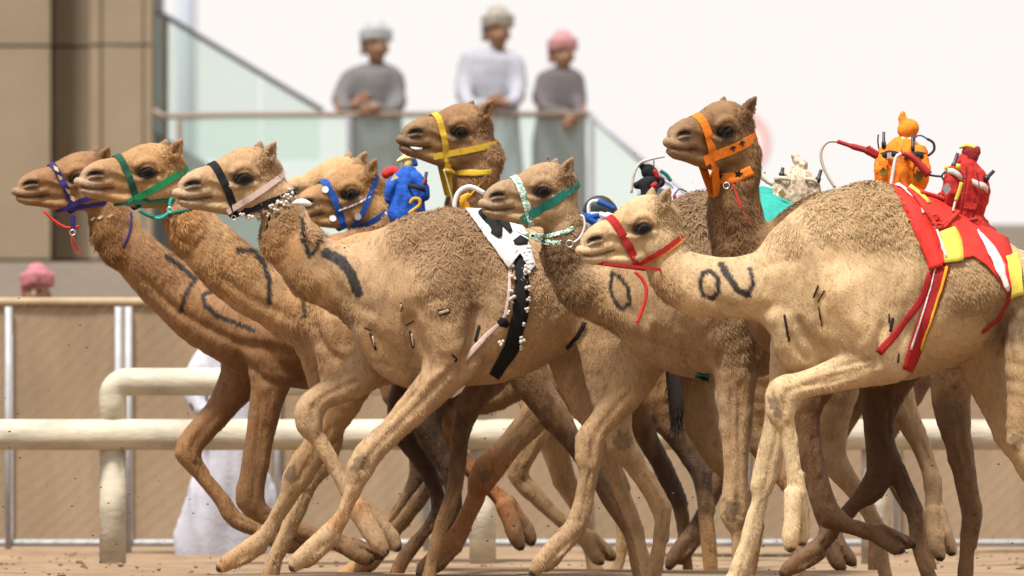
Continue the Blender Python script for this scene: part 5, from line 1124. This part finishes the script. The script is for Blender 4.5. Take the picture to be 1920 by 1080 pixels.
# ---- teal cloth of the green-haltered camel, cloths further back
cm = CM['green_braid']; sc3 = drape_cloth(cm, 'saddle_cloth', [(1405, 366, 1420, 470), (1430, 362, 1446, 470), (1452, 366, 1470, 450), (1478, 380, 1492, 440), (1505, 392, 1516, 440), (1530, 408, 1540, 450)], lteal, cm['root'], .03, wr=.014)
rope(cm, 'white_cord', [(1426, 372), (1448, 368), (1465, 380), (1472, 396), (1462, 402), (1446, 392)], .005, white, sc3)
rope(cm, 'white_cord', [(1430, 386), (1446, 402), (1462, 412), (1474, 416)], .006, white, sc3)
drape_strip(cm, 'girth', [(1330, 706), (1316, 706), (1304, 700)], [12, 12, 8], teal, cm['root'], .010)
cm = CM['orange']; drape_cloth(cm, 'saddle_cloth', [(1618, 352, 1640, 440), (1650, 350, 1670, 450), (1690, 352, 1710, 460), (1730, 366, 1750, 470), (1760, 385, 1780, 480)], cloth('orange_cloth', (.80, .27, .02)), cm['root'], .02, wr=.01)
cm = CM['purple']; drape_cloth(cm, 'saddle_cloth', [(735, 398, 745, 500), (765, 400, 775, 500), (800, 410, 810, 500)], cloth('blue_cloth', (.015, .09, .42)), cm['root'], .02)
# tails
for key, pts, w_ in (('black_white', [(1195, 560), (1235, 590), (1255, 640), (1262, 700), (1268, 760), (1264, 800)], [12, 11, 10, 15, 15, 4]),):
    cm = CM[key]; Yq = 1.75; P = catmull([P3(x, y, Yq) for x, y in pts], 4); W_ = np.interp(np.linspace(0, 1, len(P)), np.linspace(0, 1, len(w_)), w_) / 353
    tl = MB().tube(P, list(W_), 10).build('tail', cloth('tail_hair', (.03, .018, .012), bump=.8), cm['root'], True)
    hv = MB()
    for q in range(260):
        i = rs.randint(len(P) // 2, len(P) - 1); a = rs.uniform(0, 6.28); s0 = P[i] + W_[i] * .8 * np.array((math.cos(a), math.sin(a), 0)); d = np.array((rs.uniform(-.25, .25), rs.uniform(-.2, .2), -1)) * rs.uniform(.05, .12)
        w0 = .0015; hv.add([s0 + (w0, 0, 0), s0 - (w0, 0, 0), s0 + d * .6, s0 + d + (rs.uniform(-.01, .01), 0, 0)], [(0, 1, 2), (0, 2, 3)])
    hv.build('tail_hair', cloth('tail_hair', (.03, .018, .012)), tl)['kind'] = 'stuff'

# ------------------------------------------------------------------ robot jockeys: cloth-covered dolls strapped on the backs, with whips and aerials
def wob(name, ch, Y, m, par, wr=.004, wsc=26, h=.007): return sculpt(name, ch, Y, h, m, par, wr, wsc, zs=.4)
def tb(name, pts, r, m, par, Y, n=8): return MB().tube(catmull([P3(p[0], p[1], Y + (p[2] if len(p) > 2 else 0)) for p in pts], 4), r, n).build(name, m, par, True)
def aerial(par, Y, x0, y0, x1, y1, r=.008, dy=-.06):
    o = MB().tube([P3(x0, y0, Y + dy), P3(x0 + (x1 - x0) * .35, y0 + (y1 - y0) * .35, Y + dy), P3(x0 + (x1 - x0) * .4, y0 + (y1 - y0) * .4, Y + dy), P3(x1, y1, Y + dy)], [r * 1.5, r * 1.5, r, r * .9], 8).build('aerial', rubber, par, True); return o
def patch(name, par, Y, poly, m, dy, th=.004):
    v = [P3(x, y, Y) + np.array((0, dy, 0)) for x, y in poly] + [P3(x, y, Y) + np.array((0, dy - th, 0)) for x, y in poly]; n = len(poly)
    f = [tuple(range(n - 1, -1, -1)), tuple(range(n, 2 * n))] + [(i, (i + 1) % n, (i + 1) % n + n, i + n) for i in range(n)]
    return link(name, pymesh(name, v, f), m, par, False)
def wrapband(name, par, Y, pts, hgt, dep, m):
    """band curving round the front of a doll: pts = px polyline, bulging towards the camera by dep"""
    P = np.array(catmull(pts, 4)); n = len(P); v = []; f = []
    for i, (x, y) in enumerate(P):
        t = 2 * i / (n - 1) - 1; d = dep * math.sqrt(max(1 - t * t * .92, .02))
        for s_ in (-.5, .5):
            q = P3(x, y + s_ * hgt, Y); q[1] -= d; v.append(q)
    for i in range(n - 1): f.append((2 * i, 2 * i + 2, 2 * i + 3, 2 * i + 1))
    o = link(name, pymesh(name, v, f), m, par); md = o.modifiers.new('thick', 'SOLIDIFY'); md.thickness = .005; md.offset = 0; return o
rubber = mat('black_rubber', (.012, .012, .013), rough=.45, spec=.4)
orc = cloth('orange_suit', (.86, .22, .012), noise=.3, nscale=14, bump=.6, bscale=60); drk = cloth('charcoal_band', (.025, .025, .03)); olive = cloth('olive_patch', (.20, .15, .03))
reds = cloth('red_suit', (.45, .018, .012), noise=.25, nscale=14, bump=.6, bscale=60); dred = cloth('dark_red_hood', (.25, .012, .012)); silver = cloth('reflective_band', (.62, .55, .48)); grey = cloth('grey_patch', (.28, .27, .28))
camo = mat('desert_camouflage', (.52, .43, .32), rough=.85, noise=.2, nscale=42, col2=(.24, .16, .10), bump=.5, bscale=60); cream_ = cloth('cream_strap', (.62, .54, .44))
blus = cloth('blue_suit', (.015, .10, .50), noise=.25, nscale=12, bump=.6, bscale=60); hose = mat('grey_hose', (.38, .34, .27), rough=.5); capy = cloth('yellow_cap', (.80, .68, .28))
crim = cloth('crimson_tape', (.36, .012, .014), rough=.45)
# orange jockey
Y = .05; r = empty('robot_jockey', (PX(1692, Y), Y, PZ(360, Y)), 'robot jockey in bright orange suit with orange pointed hood and dark chest band', 'robot jockey', 'robot jockeys strapped on the camels')
wob('suit', [([(1700, 272, 14, 0, 18), (1693, 290, 34, 0, 28), (1690, 325, 42, 0, 34), (1690, 350, 38, 0, 32)], .014), ([(1660, 285, 13, -.03), (1652, 320, 15, -.06), (1656, 345, 13, -.04)], .015), ([(1725, 285, 13, -.03), (1728, 320, 16, -.06), (1722, 348, 13, -.04)], .015), ([(1690, 290, 10, -.09), (1690, 350, 11, -.10)], .012)], Y, orc, r, .005, 36)
wob('hood', [([(1700, 244, 17, 0, 17), (1706, 240, 17, 0, 17), (1702, 255, 14, 0, 14)], .02), ([(1696, 232, 8, 0, 7), (1692, 222, 8, 0, 6), (1693, 212, 4, 0, 4)], .015)], Y, orc, r, .002, 30)
wrapband('chest_band', r, Y, [(1644, 296), (1668, 288), (1695, 294), (1720, 290), (1738, 294)], 12, .115, drk)
for pl_ in ([(1648, 323), (1655, 313), (1663, 323), (1656, 336)], [(1711, 330), (1720, 320), (1732, 328), (1722, 344)]): patch('olive_patch', r, Y, pl_, olive, -.118)
tb('neck_ring', [(1690, 260), (1700, 262), (1710, 260)], .012, white, r, Y - .03)
aerial(r, Y, 1657, 277, 1657, 247); aerial(r, Y, 1711, 284, 1711, 256); tb('cable', [(1648, 280), (1646, 265), (1647, 252)], .004, rubber, r, Y)
tb('cable', [(1712, 275), (1716, 258), (1726, 254), (1738, 260)], .004, blue, r, Y - .05); tb('cable', [(1738, 260), (1750, 268), (1751, 282), (1740, 292)], .007, rubber, r, Y - .05)
w = tb('whip_arm', [(1645, 292), (1628, 283), (1600, 275), (1570, 265)], [.022] * 5 + [.016] * 4 + [.011] * 4, crim, r, Y - .05); tb('whip_hose', [(1572, 265), (1552, 266), (1540, 282), (1541, 304), (1552, 330), (1566, 352)], .008, hose, w, Y - .05)
for q in range(4): tb('tape_knot', [(1628 + q * 4, 274 + q * 3), (1632 + q * 4, 284 + q * 3), (1638 + q * 3, 290 + q)], .012, crim, w, Y - .06)
w = tb('whip_arm', [(1690, 288), (1706, 292), (1724, 308), (1742, 328)], [.011] * 4 + [.018] * 5 + [.022] * 4, crim, r, Y - .16); tb('whip_hose', [(1690, 288), (1680, 296), (1674, 325), (1670, 352)], .009, white, w, Y - .17)
tb('rod', [(1742, 328), (1755, 330), (1768, 331)], .006, rubber, w, Y - .16)
for pts in ([(1690, 276), (1689, 300), (1690, 325), (1691, 350)], [(1664, 300), (1666, 325), (1668, 348)], [(1714, 300), (1713, 325), (1712, 348)]): tb('seam', pts, .004, cloth('orange_piping', (.60, .16, .01)), r, Y - .118)
for pl_ in ([(1646, 304), (1664, 301), (1665, 309), (1647, 312)], [(1712, 304), (1734, 302), (1736, 312), (1714, 314)]): patch('pocket_flap', r, Y, pl_, orc, -.124, .010)
for x in (1666,): patch('buckle', r, Y, [(x - 4, 287), (x + 4, 286), (x + 4, 297), (x - 4, 298)], steel, -.135, .006)
# red jockey on the cream camel
Y = -.8; r = empty('robot_jockey.001', (PX(1800, Y), Y, PZ(432, Y)), 'robot jockey in red suit leaning back, yellow cap peak and pale reflective bands', 'robot jockey', 'robot jockeys strapped on the camels')
wob('suit', [([(1810, 304, 16, 0, 18), (1812, 330, 30, 0, 28), (1808, 370, 38, 0, 34), (1800, 405, 34, 0, 32), (1812, 430, 40, 0, 36), (1840, 446, 30, 0, 30)], .014), ([(1786, 326, 14, -.06), (1782, 362, 17, -.08), (1776, 395, 15, -.06), (1792, 420, 16, -.05)], .012), ([(1835, 330, 13, -.03), (1842, 360, 14, -.04), (1832, 395, 14, -.03)], .015)], Y, reds, r, .005, 36)
wob('hood', [([(1818, 286, 15, 0, 15), (1820, 293, 15, 0, 15)], .02), ([(1832, 285, 7, 0, 7), (1833, 279, 5, 0, 5)], .01)], Y, dred, r, .002, 30)
wob('cap_peak', [([(1826, 277, 4, 0, 12), (1812, 273, 5, 0, 13), (1800, 277, 2.2, 0, 10)], .008)], Y, yelc, r, 0, h=.005)
wrapband('reflective_band', r, Y, [(1771, 322), (1785, 322), (1798, 330), (1804, 340)], 12, .12, silver); wrapband('reflective_band', r, Y, [(1818, 340), (1832, 346), (1844, 350), (1852, 358)], 13, .12, silver)
patch('grey_patch', r, Y, [(1764, 352), (1776, 343), (1782, 356), (1772, 366)], grey, -.15)
tb('yellow_tube', [(1803, 342), (1798, 360), (1792, 376)], .010, yelc, r, Y - .16); tb('white_hook', [(1792, 376), (1789, 386), (1787, 396)], .006, white, r, Y - .16)
tb('yellow_tube', [(1778, 310), (1774, 318)], .012, yelc, r, Y - .08); tb('yellow_tube', [(1797, 307), (1796, 318)], .012, yelc, r, Y - .1)
aerial(r, Y, 1786, 318, 1796, 287, .010); aerial(r, Y, 1846, 338, 1864, 320, .010); tb('cable', [(1772, 322), (1766, 330), (1770, 338)], .005, rubber, r, Y - .1)
for pts in ([(1812, 310), (1812, 335), (1808, 365), (1802, 400)], [(1830, 320), (1836, 345), (1834, 380), (1824, 408)]): tb('seam', pts, .004, dred, r, Y - .118)
patch('pocket_flap', r, Y, [(1806, 378), (1830, 382), (1828, 394), (1804, 390)], reds, -.13, .012)
tb('belt', [(1772, 402), (1790, 412), (1810, 414), (1834, 410)], .012, crim, r, Y - .14)
# camouflage jockey
Y = .85; r = empty('robot_jockey.002', (PX(1497, Y), Y, PZ(395, Y)), 'robot jockey in beige desert camouflage hood and suit with two black aerials', 'robot jockey', 'robot jockeys strapped on the camels')
wob('suit', [([(1497, 325, 14, 0, 16), (1495, 345, 32, 0, 28), (1494, 375, 36, 0, 30), (1494, 398, 34, 0, 30)], .03), ([(1466, 345, 13, -.03), (1462, 370, 13, -.04)], .012), ([(1524, 345, 13, -.03), (1528, 372, 13, -.04)], .012)], Y, camo, r, .006, 30)
wob('hood', [([(1500, 318, 12, 0, 12), (1502, 310, 12, 0, 12), (1494, 300, 9, 0, 8), (1488, 291, 6, 0, 6)], .015)], Y, camo, r, .003, 34)
for pts in ([(1452, 336), (1462, 334), (1478, 336), (1484, 340)], [(1498, 338), (1514, 336), (1528, 340), (1536, 346)]): wrapband('strap', r, Y, pts, 8, .085, cream_)
patch('brown_patch', r, Y, [(1458, 362), (1466, 354), (1474, 366), (1466, 372)], cloth('tan_patch', (.30, .19, .08)), -.125)
aerial(r, Y, 1465, 330, 1468, 314, .010); aerial(r, Y, 1532, 342, 1540, 318, .010)
tb('hose', [(1450, 346), (1436, 338), (1424, 326)], [.012, .014, .012, .014, .012, .014, .012, .014, .012], cream_, r, Y)
# blue jockey
Y = 3.5; r = empty('robot_jockey.003', (PX(763, Y), Y, PZ(405, Y)), 'robot jockey in blue suit with straw yellow cap and a yellow 2 on its side', 'robot jockey', 'robot jockeys strapped on the camels')
wob('suit', [([(766, 320, 10, 0, 12), (765, 334, 20, 0, 20), (763, 360, 28, 0, 26), (762, 396, 34, 0, 30)], .02), ([(750, 330, 8, -.02), (735, 350, 11, -.03), (730, 372, 9, -.02)], .008), ([(780, 332, 9, -.04), (792, 352, 11, -.05), (795, 368, 9, -.05)], .008)], Y, blus, r, .007, 26)
wob('head', [([(765, 308, 11, 0, 11), (766, 302, 11, 0, 11)], .01)], Y, capy, r, 0)
wob('cap', [([(772, 296, 6, 0, 12), (760, 296, 7, 0, 13), (746, 302, 3, 0, 11)], .01)], Y, capy, r, 0); wob('cap_band', [([(776, 300, 5, 0, 9), (779, 308, 5, 0, 9)], .01)], Y, blus, r, 0)
wrapband('dark_band', r, Y, [(763, 348), (775, 350), (790, 354), (799, 357)], 9, .12, drk)
tb('number_2', [(769, 381, -.12), (775, 373, -.125), (786, 374, -.125), (787, 384, -.125), (778, 392, -.125), (768, 401, -.125), (792, 401, -.12)], .010, cloth('amber_print', (.72, .42, .05)), r, Y)
patch('yellow_patch', r, Y, [(732, 340), (740, 326), (748, 334)], capy, -.12)
aerial(r, Y, 795, 345, 800, 322, .010); tb('red_grip', [(793, 350), (796, 338)], .012, crim, r, Y - .07)
r5 = wob('red_hood', [([(724, 326, 9, 0, 9), (736, 321, 9, 0, 9), (746, 326, 8, 0, 8)], .02)], 4.6, cloth('bright_red_cloth', (.6, .03, .03)), None, .003); tag(r5, 'red cloth hood of a hidden jockey just left of the blue jockey', 'hood')
# dark jockey behind the tan camel's hump
Y = 3.3; r = empty('robot_jockey.004', (PX(1222, Y), Y, PZ(400, Y)), 'robot jockey with black hood and lavender white body behind a curly brown hump', 'robot jockey', 'robot jockeys strapped on the camels')
wob('suit', [([(1220, 345, 16, 0, 16), (1222, 362, 26, 0, 24), (1240, 385, 34, 0, 30), (1262, 392, 26, 0, 26)], .03), ([(1246, 350, 12, 0), (1262, 366, 16, 0), (1280, 385, 14, 0)], .02)], Y, cloth('lavender_cloth', (.60, .60, .74)), r, .006)
wob('hood', [([(1216, 322, 14, -.02, 14), (1220, 326, 14, -.02, 14)], .01), ([(1202, 310, 6, -.02), (1206, 314, 6, -.02)], .01)], Y, black, r, .002)
wob('vest', [([(1196, 348, 8, -.1), (1215, 344, 12, -.12), (1236, 342, 10, -.1)], .01), ([(1212, 352, 12, -.12), (1215, 366, 14, -.12)], .01)], Y, black, r, .004)
wob('red_toggle', [([(1228, 322, 5, -.14), (1232, 332, 5, -.14)], .006)], Y, crim, r, 0); wob('red_toggle', [([(1224, 350, 6, -.18), (1228, 346, 5, -.18)], .006)], Y, crim, r, 0); wob('red_toggle', [([(1264, 368, 4, -.14), (1265, 372, 4, -.14)], .006)], Y, crim, r, 0)
aerial(r, Y, 1226, 330, 1226, 300, .004); tb('whip_hose', [(1184, 362), (1188, 330), (1200, 306), (1222, 298), (1246, 293)], .007, cloth('cream_hose', (.6, .55, .5)), r, Y - .05)
tb('cable', [(1240, 340), (1232, 355), (1226, 372)], .005, rubber, r, Y - .15); tb('cable', [(1264, 366), (1274, 354), (1288, 360)], .004, rubber, r, Y - .1)
tb('teal_strap', [(1238, 320), (1250, 328), (1258, 340)], .010, teal, r, Y - .05)
# saddle gear between the braided halter head and the cream head
Y = 1.7; r = empty('robot_jockey.005', (PX(1120, Y), Y, PZ(430, Y)), 'robot jockey mostly hidden behind the braided halter head, only its black round casing and blue tubes showing', 'robot jockey', 'robot jockeys strapped on the camels')
r['label'] = 'robot jockey showing only a round black casing and blue tubes above the cream head'
wob('casing', [([(1124, 398, 32, 0, 20), (1128, 402, 32, 0, 20)], .02)], Y, rubber, r, 0)
wob('suit', [([(1110, 418, 18, -.05, 16), (1140, 425, 26, -.05, 20), (1120, 450, 30, -.05, 26)], .03)], Y, cloth('white_jockey_cloth', (.7, .7, .75)), r, .006)
tb('white_hose', [(1104, 402), (1104, 386), (1110, 378), (1122, 377)], .010, white, r, Y - .12); tb('blue_tube', [(1120, 378), (1136, 384), (1152, 392)], .014, blue, r, Y - .13)
tb('blue_tube', [(1090, 404), (1102, 410), (1118, 418)], .020, blue, r, Y - .13); tb('blue_tube', [(1100, 408), (1112, 406), (1124, 404)], .016, blue, r, Y - .13)
# gear behind the yellow-haltered head: whip loop and amber cloth
Y = 1.65; r = empty('riding_whip', (PX(870, Y), Y, PZ(400, Y)), 'white curved whip hose with an amber rag, standing on the woolly hump', 'whip')
tb('white_hose', [(852, 404), (853, 378), (862, 358), (882, 350), (908, 362)], .012, white, r, Y); wob('amber_rag', [([(878, 365, 4, 0), (868, 372, 6, 0), (870, 384, 7, 0), (880, 398, 8, 0), (890, 404, 7, 0)], .012)], Y + .05, cloth('amber_cloth', (.80, .36, .02)), r, .003)
print('script done', round(time.time() - T0, 1), 'tris', sum(len(o.data.loops) - 2 * len(o.data.polygons) for o in sc.objects if o.type == 'MESH'))
